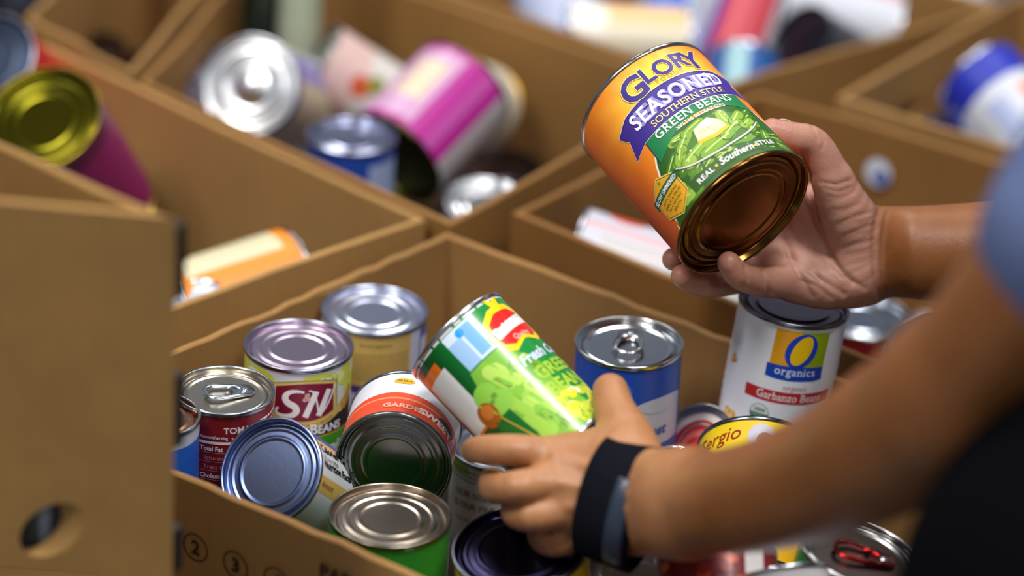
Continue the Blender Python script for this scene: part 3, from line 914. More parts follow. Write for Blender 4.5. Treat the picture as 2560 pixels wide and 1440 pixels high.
def art_organics(R, H):
    a = sheet(R, H, '#f0f2fa')
    h = a.h
    x0, x1, yb, yt = -20.5, 20.5, h - 28.5, h - 1.8
    a.poly([(x0 + 1.5, yb), (0, yb), (0, yt), (x0 + 2.5, yt)], '#eda70c', 1)
    a.poly([(0, yb), (x1, yb), (x1 + 1, yt - .8), (0, yt)], '#98b40e', 1)
    a.rect(x0, yb - 9.6, x1, yb, '#0a45b8', 2)
    a.poly([(x0, yb - 9.4), (x1, yb - 9.4), (x1 - 6, yb - 10.6), (-4, yb - 11), (x0 + 5, yb - 10.4)], '#0a45b8', 2)
    c, s = math.cos(math.radians(-18)), math.sin(math.radians(-18))
    def el(rx, ry, cx, cy, rot, n=44):
        c, s = math.cos(math.radians(rot)), math.sin(math.radians(rot))
        return [(cx + rx * math.cos(t) * c - ry * math.sin(t) * s, cy + rx * math.cos(t) * s + ry * math.sin(t) * c) for t in [2 * math.pi * i / n for i in range(n)]]
    ocx, ocy = 1.6, yb + 12.2
    a.poly(el(10.6, 13.6, ocx, ocy, -24), '#0a3fc0', 3)
    a.poly(el(6.4, 11.8, ocx + .2, ocy + .2, -22), '#f6c80c', 4)
    a.text('organics', 0, yb - 6.6, 5.9, '#e8edf8', 4, bold=.006, serif=True, track=.05, xs=.98)
    a.text('organic', 2, h - 46.5, 4.3, '#d29aa0', 2, serif=True, xs=1.0)
    a.rect(-33, h - 57.2, 33, h - 48.4, '#c22a2e', 2)
    a.text('Garbanzo Beans', 0, h - 55.2, 6.2, '#f1e6e8', 3, bold=.012, serif=True, xs=.86)
    a.ell(-19.5, h - 67.5, 7.0, 7.0, '#6d7a72', 2); a.ell(-19.5, h - 67.5, 6.5, 6.5, '#e9eeee', 3)
    a.poly([(-19.5 + 6.5 * math.cos(t), h - 67.5 + 6.5 * math.sin(t)) for t in [math.pi * (1 + i / 16) for i in range(17)]], '#12693c', 4)
    a.text('USDA', -19.5, h - 65.8, 2.4, '#12693c', 5, bold=.03); a.text('ORGANIC', -19.5, h - 70.0, 1.8, '#b9d8c6', 5)
    rnd = random.Random(5)
    def pea(u, v, r):
        a.ell(u, v, r, r * .9, '#b8741c', 2, rot=rnd.uniform(0, 90), n=16); a.ell(u - .3, v + .4, r * .8, r * .68, rnd.choice(['#dc9a34', '#e8b050', '#d68c28']), 3, n=14); a.ell(u - .6, v + 1, r * .3, r * .22, '#f4d9a0', 4, n=10)
    for i in range(26): pea(-43 + rnd.uniform(-9, 9), h - 84 + rnd.uniform(-8, 8) , rnd.uniform(2.6, 3.8))
    for q in (-24, -13, -3, 9, 17): pea(q, h - 84 - abs(q) * .02, 3.1)
    pea(-52, h - 40, 2.6); pea(-48.5, h - 38.5, 2.6); pea(-50, h - 36, 1.9)
    a.ell(22.8, yt - 1, .6, .6, '#0a3fc0', 2, n=8)
    return a

def art_del(R, H):
    a = sheet(R, H, '#0b7d34')
    h = a.h
    def bg(u, v): return mix('#0a8a3a', '#04521c', (-u - 30) / 30)
    grid(a, -100, 0, 100, h, 30, 6, bg, .5)
    a.rect(-119, h - 1.6, 119, h, '#cfd6d2', 1)
    # promo panel
    a.rect(-46, h - 30, -21, h - 2.2, '#d6e6f6', 2); a.rect(-46, h - 30, -35, h - 9, '#9fc8f0', 2.4); a.rect(-33, h - 28, -24, h - 4, '#78b6ee', 2.4); a.ell(-34, h - 7, 3, 3, '#1aa0e8', 3)
    # bean picture
    a.poly([(-47, h - 31), (-18, h - 31), (-10, h - 60), (4, 0), (-66, 0), (-56, h - 62)], '#7cb93a', 2)
    rnd = random.Random(2)
    for i in range(26):
        u = rnd.uniform(-50, -16); v = rnd.uniform(4, h - 38)
        a.bean(u, v + 8, u + rnd.uniform(2, 9), v - 6, rnd.uniform(2.2, 4.6), rnd.choice(['#9fd04a', '#86c23c', '#6aa62e', '#b4dc5c']), 3 + i % 3 * .4)
    for q in ((-50, h - 48), (-45, h - 58)): a.ell(q[0], q[1], 9, 8, '#8fce48', 4.6)
    a.poly([(-58, 40), (-44, 40), (-40, 0), (-70, 0)], '#066a22', 5); a.line([(-52, 40), (-40, 2)], 1.0, '#c7a42a', 5.5)
    a.rect(-86, h - 62, -60, h - 8, '#e8761a', 3); a.rect(-83, h - 60, -57, h - 15, '#e2e4e2', 4)
    a.ell(-58, h - 58, 8, 9, '#a85a18', 5); a.ell(-57, h - 56, 5, 5, '#c97a30', 6)
    # fruit crest
    def crest(s): return [(s * x + 0, h - 23 + s * y) for x, y in [(-15, -9), (-17, -1), (-14, 7), (-7, 11.5), (-3, 12), (-5, 17.5), (0, 14.5), (5, 17.5), (3, 12), (7, 11.5), (14, 7), (17, -1), (15, -9), (9, -12.5), (2, -9.5), (0, -9), (-2, -9.5), (-9, -12.5)]]
    a.poly(crest(1.4), '#f3d416', 4); a.poly([(x * .86, h - 23.5 + (y - h + 23.5) * .80) for x, y in crest(1.30) if y < h - 23 + 16.2], '#e0221c', 5)
    a.poly([(-17, h - 28.5), (17, h - 23), (17, h - 16), (-17, h - 21.5)], '#d9dfe2', 5.5)
    a.text('Del Monte', 0, h - 25.6, 7.0, '#f6f8f8', 6, bold=.05, xs=.85, rot=5); a.text('Quality', 0, h - 33.5, 4.0, '#f0b6a8', 6, bold=.02)
    a.text('Fresh Cut', 2, h - 52, 8.2, '#cfdcf2', 6, bold=.03, shear=.25, xs=.9)
    a.ell(-13, h - 46, 3, 2.6, '#a8c83a', 6)
    a.text('GREEN', 4, h - 66, 10, '#9cc83c', 6, bold=.04, xs=.95); a.text('BEANS', 2, h - 79, 10, '#a8cc40', 6, bold=.04, xs=.95)
    for i in range(26):
        u = rnd.uniform(-20, 26); v = rnd.uniform(2, 24)
        a.bean(u, v, u + rnd.uniform(-6, 8), v + rnd.uniform(-3, 7), rnd.uniform(2, 3.6), rnd.choice(['#d3d82a', '#b8cc3a', '#8faf3a', '#e2e24a', '#dfe8c8']), 3 + i % 3 * .4)
    return a

def art_bands(R, H, base, bands=(), blobs=(), texts=(), small=()):
    """bands: (v0,v1,u0,u1,col) as fractions of the label height and degrees round the can"""
    a = sheet(R, H, base)
    h = a.h; k = math.radians(1) * R * 1000
    for i, (v0, v1, u0, u1, c) in enumerate(bands): a.rect(u0 * k, v0 * h, u1 * k, v1 * h, c, 1 + i * .5)
    for i, (u, v, rx, ry, c) in enumerate(blobs): a.ell(u * k, v * h, rx, ry, c, 4 + i * .3, n=24)
    for s_, u, v, size, c, kw in texts: a.text(s_, u * k, v * h, size, c, 9, **kw)
    for (u0, u1, v, n, dy, c) in small: a.lines(u0 * k, u1 * k, v * h, n, dy, c, .9, 8)
    return a
# ------------------------------------------------------------------ the cans
G0, G1, G2, G3, G4, G5 = 'cans in the middle box', 'cans in the box behind the middle one', 'cans in the large far box', 'cans in the right box', 'cans in the farthest box', 'cans in the far right box'
R1, H1, RM = 0.038, 0.112, 0.0377
ALL = (-180, 180)
# held high: green beans
glory = put_can(build_can('food_can', .0515, .119, art_green_beans(.0515, .119), lid='plain', lidc='#b9b4aa', rimc='#a9a7a5', bot='wide', botc='#7a5526', rough=.2, prn=(.5, .04)),
    'large orange green beans can held up in the right hand', 'cans held in the hands', 1861, 535, 194, .0515, .119, 228, 30.5, end='bot', face=24)
# held low
delm = put_can(build_can('food_can', R1, H1, art_del(R1, H1), lidc='#c8ccd0', rough=.22, prn=(.3, .4)),
    'green bean can with red and yellow crest held in the left hand', 'cans held in the hands', 1140, 836, 145, R1, H1, 46, -14, face=54)

# middle box
put_can(build_can('food_can', .0325, .098, art_tomato(.0325, .098), lid='flat', lidc='#c3bcae', rimc='#9aa3ac', tab=-66, tabc='#c6ccd4', rough=.25),
    'dark red tomato can with pull tab and nutrition panel', G0, 562, 973, 122, .0325, .098, face=-10)
put_can(build_can('food_can', .0298, .098, art_bands(.0298, .098, '#1f5fc4', [(.9, 1, *ALL, '#c9ced8')], texts=[('Du', 20, .55, 6, '#0d2f78', dict(serif=True)), ('tuscus', 20, .18, 5, '#dfe8f6', dict(shear=.2))]), lid='plain', lidc='#b98a70', rimc='#b7b3ad'),
    'bright blue can with copper lid at the left end of the middle box', G0, 384, 1034, 114, .0298, .098, face=0)
put_can(build_can('food_can', .0370, H1, art_black_beans(.0370, H1), lid='plain', lidc='#c6b6c8', rimc='#9aa0ae'),
    'black beans can with maroon crest and pale yellow label', G0, 747, 860, 134, .0370, H1, face=9)
put_can(build_can('food_can', RM, H1, art_bands(RM, H1, '#c3c8dc', [(.62, 1, -38, 42, '#d0ab5e'), (.56, .62, -28, 30, '#4a3a86'), (0, 1, 58, 120, '#2f57b0'), (.3, .9, 62, 80, '#d8dcea')],
        texts=[('Serving Suggestions', 0, .93, 2.2, '#5a4a20', dict())], small=[(-34, 38, .86, 7, 3.2, '#ab8a48'), (-30, 34, .5, 9, 5, '#7f8498')]), lid='plain', lidc='#ced2e6', rimc='#a8b2c4'),
    'tall can with yellow panel at the back corner of the middle box', G0, 936, 772, 131, RM, H1, face=4)
put_can(build_can('food_can', .0352, H1, art_bands(.0352, H1, '#cfd2dc', [(0, 1, 8, 26, '#d9b160'), (.0, 1, 26, 62, '#dfe0e4'), (0, 1, 62, 70, '#d9b160'), (0, 1, 70, 110, '#3a55a6')],
        texts=[('Nutrition Facts', 36, .97, 5.2, '#17171c', dict(rot=-90, bold=.03, align='l')), ('1/2 cup (130g)', 45, .97, 3, '#17171c', dict(rot=-90, align='l')), ('Calories 120', 54, .97, 6, '#17171c', dict(rot=-90, bold=.03, align='l')), ('Amount', 15, .97, 4, '#6b4a10', dict(rot=-90, align='l'))]), lid='wide', lidc='#6f7fa8', rimc='#8d9cc0', rough=.3),
    'tipped can with dark blue lid showing Nutrition Facts', G0, 676, 1176, 135, .0352, H1, 32, 61, face=0)
put_can(build_can('food_can', R1, .062, art_bands(R1, .062, '#dcdde6', [(0, .5, *ALL, '#e2471c'), (.34, .38, *ALL, '#f08a60')], [(-8, .8, 7, 4, '#e8a41c'), (-8, .84, 6, 2, '#c8b81c'), (50, .3, 9, 4.5, '#18241c')],
        texts=[('GARDEN', 0, .12, 5.5, '#f3b49c', dict(bold=.03)), ('SWEET', 36, .12, 7, '#f2e4e0', dict(bold=.04)), ('FRESH', -8, .78, 2.6, '#6a3a10', dict())]), bot='plain', lidc='#9ba0a6', botc='#8b8f92', rough=.22),
    'short can with orange and white label lying on its side beside the blue lid', G0, 983, 1163, 144, R1, .062, -74, 60, end='bot', face=-4)
put_can(build_can('food_can', .0345, .09, art_bands(.0345, .09, '#8a7a5a'), lid='plain', lidc='#9a8470', rimc='#7e7262',
        lidart=Art(.01, .01, '#2a2018').text('BETTER TO USE', 0, 10, 3.4, '#1c1612', 1, bold=.02).text('BEST BY', 4, 3, 3.4, '#1c1612', 1, bold=.02)),
    'bronze lidded can half hidden behind the green can', G0, 862, 1290, 128, .0345, .09, 96, 34, face=30)
put_can(build_can('food_can', .0388, H1, art_bands(.0388, H1, '#2f9a2e', [(.0, .55, -30, 60, '#2a7a28')], [(22, .72, 14, 6, '#e0a818'), (30, .74, 7, 3.4, '#c9581c'), (44, .6, 9, 4.5, '#e4e6ea'), (10, .6, 12, 7, '#d8b020')]), lid='plain', lidc='#b5a798', rimc='#8f8d78'),
    'upright green can with ringed lid at the front edge', G0, 976, 1285, 151, .0388, H1, face=0)
put_can(build_can('food_can', R1, H1, art_bands(R1, H1, '#d2d0d0', [(.93, 1, -90, -40, '#9ab83a')],
        texts=[('OUR SIGNATURE', -58, .76, 5.0, '#5a2a30', dict(serif=True, align='l', rot=4)), ('IS OUR PROMISE', -60, .67, 5.0, '#5a2a30', dict(serif=True, align='l', rot=4)), ('Sergio Bean Co', -58, .57, 2.6, '#4a4448', dict(align='l', shear=.2, rot=4))], small=[(-70, -30, .955, 3, 3.6, '#4a4448')]), lidc='#9aa0a8'),
    'white can lettered OUR SIGN beside the left hand', G0, 1262, 1106, 136, R1, H1, face=0, lean=(0.03, 0))
put_can(build_can('food_can', .0425, .11, art_bands(.0425, .11, '#e3c414', [(0, .4, *ALL, '#c49a10')]), lid='wide', lidc='#3c3a5a', rimc='#8a8f9c', rough=.22),
    'yellow can with dark purple lid under the left hand', G0, 1300, 1364, 168, .0425, .11, 84, 38, face=0)
put_can(build_can('food_can', .0368, H1, art_bands(.0368, H1, '#1f4fb8', [(.0, .72, 8, 72, '#c9cde0'), (.0, .42, 8, 72, '#2f60b0')], [(-20, .84, 15, 9, '#2f6cd0'), (-20, .8, 12, 7, '#1f3f98'), (-32, .8, 5, 5, '#e3e6f0'), (40, .72, 21, 6, '#c9cde0')],
        texts=[('Best', 30, .50, 8, '#2f62b0', dict(shear=.2, bold=.03)), ('of', 10, .50, 8, '#2f62b0', dict(shear=.2)), ('eans', 34, .34, 6, '#dfe6f2', dict(bold=.02))]), lid='flat', lidc='#d0d2d4', rimc='#c6c9c6', tab=-8, tabc='#d8dcde', rough=.18),
    'royal blue can with ring pull lid against the back wall', G0, 1573, 853, 133, .0368, H1, face=4, lean=(0.03, 0))
put_can(build_can('food_can', R1, H1, art_organics(R1, H1), lid='wide', lidc='#7a6c78', rimc='#7c808c', bead=(14, 72, 40, 8, .00035), rough=.3),
    'white garbanzo beans can with blue and yellow O emblem', G0, 1986, 755, 137, R1, H1, 101, 23, face=15)
put_can(build_can('food_can', .029, .09, art_bands(.029, .09, '#c8302a', [(.8, 1, *ALL, '#e8e2de')]), lid='plain', lidc='#d8d4cc', rimc='#dcdad2', rough=.3,
        lidart=Art(.01, .01, '#c02a26').ell(0, 0, 24, 24, '#e4d8d0', 1).ell(1, -1, 20, 20, '#c8241e', 2).ell(2, -2, 14, 14, '#e06a66', 3).ell(3, -3, 10.5, 10.5, '#b81a16', 4)),
    'small can with red swirled lid right of the left hand', G0, 1738, 1108, 104, .029, .09, 40, 55, face=0)
put_can(build_can('food_can', .0114, .05, art_bands(.0114, .05, '#2468d0', [(.0, 1, -60, -25, '#dfe6f4'), (0, .3, *ALL, '#6a86d8')]), lidc='#e2e2da', rimc='#e6e6da'),
    'tiny blue and white can below the red swirled lid', G0, 1697, 1128, 43, .0114, .05, 95, -20, face=10)
put_can(build_can('food_can', R1, H1, art_bands(R1, H1, '#f0cc10', [(0, .3, *ALL, '#d9a40c')], [(12, .88, 10, 10, '#cfcad8'), (15, .85, 6, 6.5, '#8a5a4a')],
        texts=[('Sergio', -38, .86, 10.5, '#9a1a12', dict(shear=.35, rot=4)), ('product', -66, .93, 2.4, '#6a5a10', dict(rot=4))]), lidc='#7b7f84', rimc='#787c82'),
    'yellow can with red script name tipped behind the forearm', G0, 1886, 1112, 138, R1, H1, 91, -31, face=-4)
put_can(build_can('food_can', R1, H1, art_bands(R1, H1, '#7a1c20', [(0, 1, 28, 50, '#e2dcd8')], [(u, v, 4.5, 3.6, c) for u, v, c in [(random.Random(i * 3).uniform(-60, 24), random.Random(i * 7 + 1).uniform(.1, .95), ['#c8442c', '#e07040', '#9a2420', '#d85a38'][i % 4]) for i in range(60)]]), lidc='#cfd2d4'),
    'can with glossy red bean picture below the forearm', G0, 1790, 1390, 150, R1, H1, 88, -20, face=0)
put_can(build_can('food_can', .0300, .09, art_bands(.0300, .09, '#d6d3d2', [(.4, .7, *ALL, '#8a5a4a')]), lidc='#d8dadb', rimc='#dcdedc'),
    'can with white and silver end between the bean can and the green rim', G0, 1950, 1432, 120, .0300, .09, 80, -8, face=0)
put_can(build_can('food_can', R1, H1, art_bands(R1, H1, '#a8a4b4'), lid='plain', lidc='#c4cad6', rimc='#d2d8e0'),
    'grey lidded can cut by the bottom edge of the picture', G0, 1965, 1500, 155, R1, H1, face=0)
put_can(build_can('food_can', R1, H1, art_bands(R1, H1, '#12803a', [(0, .8, *ALL, '#b9b4c0')]), lid='flat', lidc='#8c8a88', rimc='#a9a8a4', tab=-80, tabc='#8a1c1c', rough=.2),
    'can with green edge and red ring pull at the lower right', G0, 2150, 1378, 150, R1, H1, 108, 30, face=0)

# right box
put_can(build_can('food_can', .042, .118, art_bands(.042, .118, '#c9cbd8', [(0, 1, 22, 36, '#c9a8ae'), (.12, .86, -30, 18, '#c6c2c2'), (.0, .12, *ALL, '#c9969c')], [(64, .72, 13, 17, '#e2502c'), (-30, .3, 9, 6, '#8f98b4')], small=[(-26, 12, .8, 12, 7, '#b7b2b8')]), lidc='#bfc3cc', rough=.25),
    'white can with red tomato picture lying in the right box', G3, 1428, 648, 134, .042, .118, 17, -3, face=20)
put_can(build_can('food_can', .036, .1, art_bands(.036, .1, '#b9bdb8', [(0, .1, *ALL, '#d9dee0')]), bot='plain', lidc='#dfe4e8', rough=.25),
    'pale grey can lying under the fingers in the right box', G3, 1690, 800, 118, .036, .1, -8, -20, face=0)
put_can(build_can('food_can', R1, H1, art_bands(R1, H1, '#7c1216', [(.0, .72, -40, 16, '#8c7a5c'), (.6, .86, -30, -8, '#1c1414')]), lid='plain', lidc='#a9b0ba', rimc='#c6c6c4', rough=.2),
    'dark red can with silver lid below the right wrist', G3, 2158, 787, 122, R1, H1, face=0)
put_can(build_can('food_can', .032, .1, art_bands(.032, .1, '#a8a8ac'), lid='plain', lidc='#c2c8d2', rimc='#b8c0c8'),
    'tilted can with bright ringed lid beside the near forearm', G3, 2316, 878, 112, .032, .1, 60, 52, face=0)
put_can(build_can('food_can', .036, .1, art_bands(.036, .1, '#3a3a3e'), lidc='#8a8e94'),
    'dark grey can lying deep behind the white garbanzo can', G3, 1800, 830, 115, .036, .1, 60, 30, face=0)

# box behind the middle one
put_can(build_can('food_can', .0395, .108, art_bands(.0395, .108, '#ee8c14', [(.06, .9, -98, -14, '#ddd4ae'), (.15, .86, 10, 40, '#f6a81c')], small=[(-90, -20, .84, 11, 8, '#c2b88e')]), bot='plain', lidc='#8d9298', rough=.3),
    'orange can with cream panel lying on its side', G1, 738, 692, 127, .0395, .108, 162, -22, face=-24)
put_can(build_can('food_can', .028, .1, art_bands(.028, .1, '#c9ccd8', [(.84, .88, *ALL, '#b4b8c6'), (.92, .95, *ALL, '#eef0f6')]), lidc='#dfe3ea', rimc='#d9dde6'),
    'white can beside the orange can', G1, 500, 752, 92, .028, .1, 94, -36, face=0)
put_can(build_can('food_can', .047, .14, art_bands(.047, .14, '#86105e', [(.0, 1, -80, -14, '#c9c9d0'), (.86, 1, *ALL, '#5a0c44')], small=[(-60, -20, .8, 14, 6, '#9a9aa6')]), lid='plain', lidc='#6a6418', rimc='#b09a34', rough=.25),
    'magenta can with olive green lid at the left', G1, 104, 296, 150, .047, .14, 57, 52, face=0)
put_can(build_can('food_can', R1, H1, art_bands(R1, H1, '#c81c20', [(0, 1, -85, -12, '#c8c8d2')]), lid='plain', lidc='#3a4254', rimc='#a4a8b4', rough=.3),
    'red can with dark navy lid at the left edge', G1, -26, 142, 116, R1, H1, 44, 58, face=0)
# narrow box
put_can(build_can('food_can', .034, .1, art_bands(.034, .1, '#5a1414', [(0, .3, 30, 90, '#8a8a90')]), lidc='#5a4a46', rimc='#6f6660'),
    'dark maroon can in the narrow far left box', 'cans in the narrow box', 222, 112, 92, .034, .1, face=0)
_bh = at_depth(60, -18, .034 * F / 90).z - ZB - .0005
put_can(build_can('food_can', .034, _bh, art_bands(.034, _bh, '#1a1820', [(.6, .9, 10, 60, '#b8401c')]), lidc='#2a2c38', rimc='#3a3c46'),
    'tall black can in the top left corner of the picture', 'cans standing on the table', 60, -18, 90, .034, _bh, face=0)

put_can(build_can('shade_cylinder', .021, .09, art_bands(.021, .09, '#0c0b0c'), lidc='#1a1a1e', rimc='#202024'),
    'black cylinder added for the dark box interior beside the dark maroon can', 'cans in the narrow box', 352, 150, 56, .021, .09, face=0, cat='shade_cylinder')  # black cylinder added to stand in for the shaded inside of the box
# large far box
put_can(build_can('food_can', .041, H1, art_bands(.041, H1, '#d9d2c4', [(.0, 1, -20, 30, '#d8cfa8'), (.9, 1, *ALL, '#2c2f78'), (0, .9, 30, 70, '#8f8ac4')]), lid='deep', lidc='#eef0f2', rimc='#dfe4ea', rough=.3),
    'can with large bright silver lid facing the camera', G2, 626, 212, 123, .041, H1, 24, 71, face=0)
put_can(build_can('food_can', .0345, H1, art_bands(.0345, H1, '#c2a850', [(.4, 1, *ALL, '#9d94ac')]), lidc='#a8acc6', rimc='#b2b4c8', rough=.2),
    'bluish lidded can behind the bright silver lid', G2, 484, 150, 98, .0345, H1, face=0, lean=(0.15, .1))
put_can(build_can('food_can', .0362, .1, art_bands(.0362, .1, '#d6d2cc', [(.62, 1, *ALL, '#d8b8b0'), (0, .15, *ALL, '#b88a90')], [(-6, .62, 10, 10, '#c8541c'), (6, .5, 9, 8, '#7c8a30')]), lidc='#c6c4be'),
    'white can with orange picture lying behind the silver lid', G2, 788, 150, 104, .0362, .1, 33, 12, face=10)
put_can(build_can('food_can', .0378, .08, art_bands(.0378, .08, '#d8a818', [(0, .8, *ALL, '#dcdacb')]), lidc='#d8d6c4', rimc='#d8a818'),
    'white can with yellow edge behind the magenta can', G2, 1116, 236, 110, .0378, .08, 20, 66, face=0)
put_can(build_can('food_can', .0460, .1, art_bands(.0460, .1, '#b01c8c', [(0, 1, 38, 100, '#bdb8bc'), (.06, .94, -110, -14, '#c99abf'), (.3, .8, -60, -24, '#d9c4a8'), (.0, 1, 8, 22, '#b84a9c')]), lid='plain', lidc='#4c4a14', botc='#4c4a14', rimc='#5a561c', rough=.3),
    'magenta and white can lying with its olive end forward', G2, 985, 396, 138, .0460, .1, -46, 30, end='bot', face=0)
put_can(build_can('food_can', .0352, .1, art_bands(.0352, .1, '#1c46a4', [(0, .5, 25, 80, '#d8b81c'), (.55, .9, 25, 80, '#9fb2dc')]), lidc='#b4b8d2', rimc='#a8b0c8', rough=.22),
    'blue can with yellow panel beside the olive end', G2, 880, 338, 109, .0352, .1, face=0)
put_can(build_can('food_can', R1, .1, art_bands(R1, .1, '#8890a8'), lidc='#c6cad8', rimc='#c2c6d2', rough=.2),
    'low silver lidded can left of the blue can', G2, 716, 362, 106, R1, .1, face=0)
put_can(build_can('food_can', .04, .1, art_bands(.04, .1, '#4c4a56'), lid='wide', lidc='#6a6678', rimc='#5c5866', rough=.25),
    'can with dark grey lid in the corner of the far box', G2, 1240, 412, 112, .04, .1, face=0)
put_can(build_can('food_can', .034, .1, art_bands(.034, .1, '#8a8e9c'), lidc='#dfe2e4', rimc='#d8dade', rough=.2),
    'can with bright lid in front of the dark grey lid', G2, 1222, 506, 106, .034, .1, 98, 36, face=0)
def bottle(label, px, w, py, h_, c1, c2):
    R = w / 2 / 2780.0
    t = empty('bottle')
    d = R * F / (w / 2)
    base = at_depth(px, py, d)
    t.location = (base.x, base.y, ZB + .0065)
    prof = [(0, 0), (R * .9, 0), (R, .004), (R, h_ * .68), (R * .85, h_ * .76), (R * .45, h_ * .86), (R * .42, h_ * .93), (0, h_ * .93)]
    link_mesh('bottle_body', lathe('bottle_body', prof, 32), plain(c1, .2, 'glass_like'), t)
    me = art_bands(R, h_ * .6, c2).wrap('label', R, .012); me.materials.append(print_mat())
    link_mesh('label', me, None, t)
    link_mesh('cap', lathe('cap', [(0, h_), (R * .44, h_), (R * .46, h_ * .98), (R * .46, h_ * .91), (R * .42, h_ * .91)], 24), plain('#22261f', .4, 'cap'), t)
    tag(t, label, 'bottle', 'bottles in the large far box')
bottle('dark green bottle standing at the back of the far box', 645, 98, 150, .36, '#0c1a12', '#0e1d14')
bottle('pale green bottle standing beside the dark green bottle', 745, 108, 170, .36, '#a9b49c', '#b4bda4')

# farthest box
def far(label, px, py, a, R, H, ang, tilt, base, bands=(), blobs=(), lidc='#c4c8d0', face=0, end='top', grp=G4, dist=None):
    if dist: R = a * dist / F
    put_can(build_can('food_can', R, H, art_bands(R, H, base, bands, blobs), lidc=lidc, rough=.25), label, grp, px, py, a, R, H, ang, tilt, end=end, face=face)
far('pale blue can with yellow base at the near end of the farthest box', 1368, -78, 100, 0, H1, 78, -16, '#b9c4e4', [(0, .32, 0, 80, '#d8a838')], dist=2.60)
far('dark maroon can in the farthest box', 1518, -60, 84, 0, .09, 98, -10, '#5c1c26', dist=2.62)
far('cream can lying across the rim of the farthest box', 1715, 100, 80, 0, H1, 183, -12, '#efe6cc', [(0, .25, *ALL, '#f6f0e4'), (.3, 1, -80, -20, '#e8c088')], dist=2.58)
far('bright blue can behind the cream can', 1655, -60, 88, 0, .1, 86, -15, '#c9d4ee', [(.2, .9, -30, 40, '#2f6fd8')], dist=2.66)
far('red and white can with purple edge standing in the farthest box', 1910, -75, 92, 0, H1, 110, -10, '#e0dce4', [(0, 1, -40, 40, '#d8505c'), (0, 1, -64, -40, '#7c3a9c')], dist=2.62)
far('white can beside the red and white can', 1745, -60, 82, 0, H1, 96, -10, '#d9dade', dist=2.70)
far('black lidded can leaning in the farthest box', 2000, 105, 98, 0, H1, 30, 42, '#3a3a40', lidc='#3c3c46', dist=2.57)
far('white can with pink edge lying at the right of the farthest box', 2230, 80, 96, 0, H1, 196, -12, '#d8dce6', [(0, 1, -90, -50, '#d8a8b0')], dist=2.64)
far('teal blue can low in the farthest box', 1862, 148, 92, 0, H1, 96, -30, '#2c5aa0', [(.3, 1, -30, 5, '#9fc8d0'), (0, 1, 25, 60, '#1c5290')], lidc='#c9d2e2', dist=2.53)
far('white can at the top right edge of the farthest box', 2390, -60, 90, 0, .1, 96, -10, '#dcdde2', dist=2.75)
# far right box
far('white can with deep blue end lying in the far right box', 2440, 190, 112, 0, .118, 48, -26, '#d4d8e2', [(.72, 1, *ALL, '#1f2fb0'), (.3, .6, 30, 70, '#e09878'), (.2, .6, -20, 10, '#aab6da')], grp=G5, face=0, dist=2.52)
far('silver lidded can left of the white and blue can', 2398, 330, 92, 0, .1, 98, 30, '#9aa2aa', lidc='#c4ccd8', grp=G5, dist=2.50)
far('grey can at the right edge of the far right box', 2565, 405, 96, 0, .1, 98, 25, '#5a5e66', lidc='#8a9098', grp=G5, dist=2.50)
# inside the near left box, behind the hand hole
hp2 = (hh - CAM).dot(FWD) + 0.055
t = build_can('food_can', R1, H1, art_bands(R1, H1, '#3c4044', [(0, 1, -8, 2, '#8a9094'), (0, 1, 12, 22, '#22262a')]), lidc='#c4c8d0')
put_can(t, 'silver can seen through the hand hole of the tall left box', 'cans in the tall left box', 120, 1300, R1 * F / hp2, R1, H1)
t.location.z = Z1 + .0065
# the layer of cans underneath, glimpsed between the upper ones
bpy.context.view_layer.update()
low = [(o.matrix_world.translation.x, o.matrix_world.translation.y) for o in COL.objects if o.get('category') in ('can', 'shade_cylinder', 'bottle') and o.matrix_world.translation.z < .845]
proto, used = build_can('tin_can', .0365, .088, art_bands(.0365, .088, '#5d5a5c', [(.2, .8, -60, 60, '#7a7672')]), lidc='#8d9096', rough=.3), False
def lower_layer(o, u, v, where, grp):
    global used
    lu, lv, mg = u.length, v.length, .046
    nu, nv = int((lu - 2 * mg) / .0765), int((lv - 2 * mg) / .0765)
    for i in range(nu + 1):
        for j in range(nv + 1):
            p = o + u * ((mg + (lu - 2 * mg) * i / nu) / lu) + v * ((mg + (lv - 2 * mg) * j / nv) / lv)
            if any(math.hypot(p.x - x, p.y - y) < .078 for x, y in low): continue
            if not used: r = proto
            else:
                r = proto.copy(); COL.objects.link(r)
                for ch in proto.children:
                    c = ch.copy(); COL.objects.link(c); c.parent = r
            used = True
            r.location = (p.x, p.y, ZB + .0065); r.rotation_euler = (0, 0, i * 1.7 + j * 2.9)
            tag(r, 'grey tin can in the bottom layer of ' + where, 'can', grp)
lower_layer(A, Rc - A, Lc - A, 'the middle box', 'bottom layer of the middle box')
lower_layer(C3, f3 * .56, n3 * .36, 'the box holding the orange can', 'bottom layer of the box behind the middle')
lower_layer(P4, Q4 - P4, T4 - P4, 'the large far box', 'bottom layer of the large far box')
lower_layer(P5, P5e - P5, Q5 - P5, 'the box right of the middle', 'bottom layer of the right box')
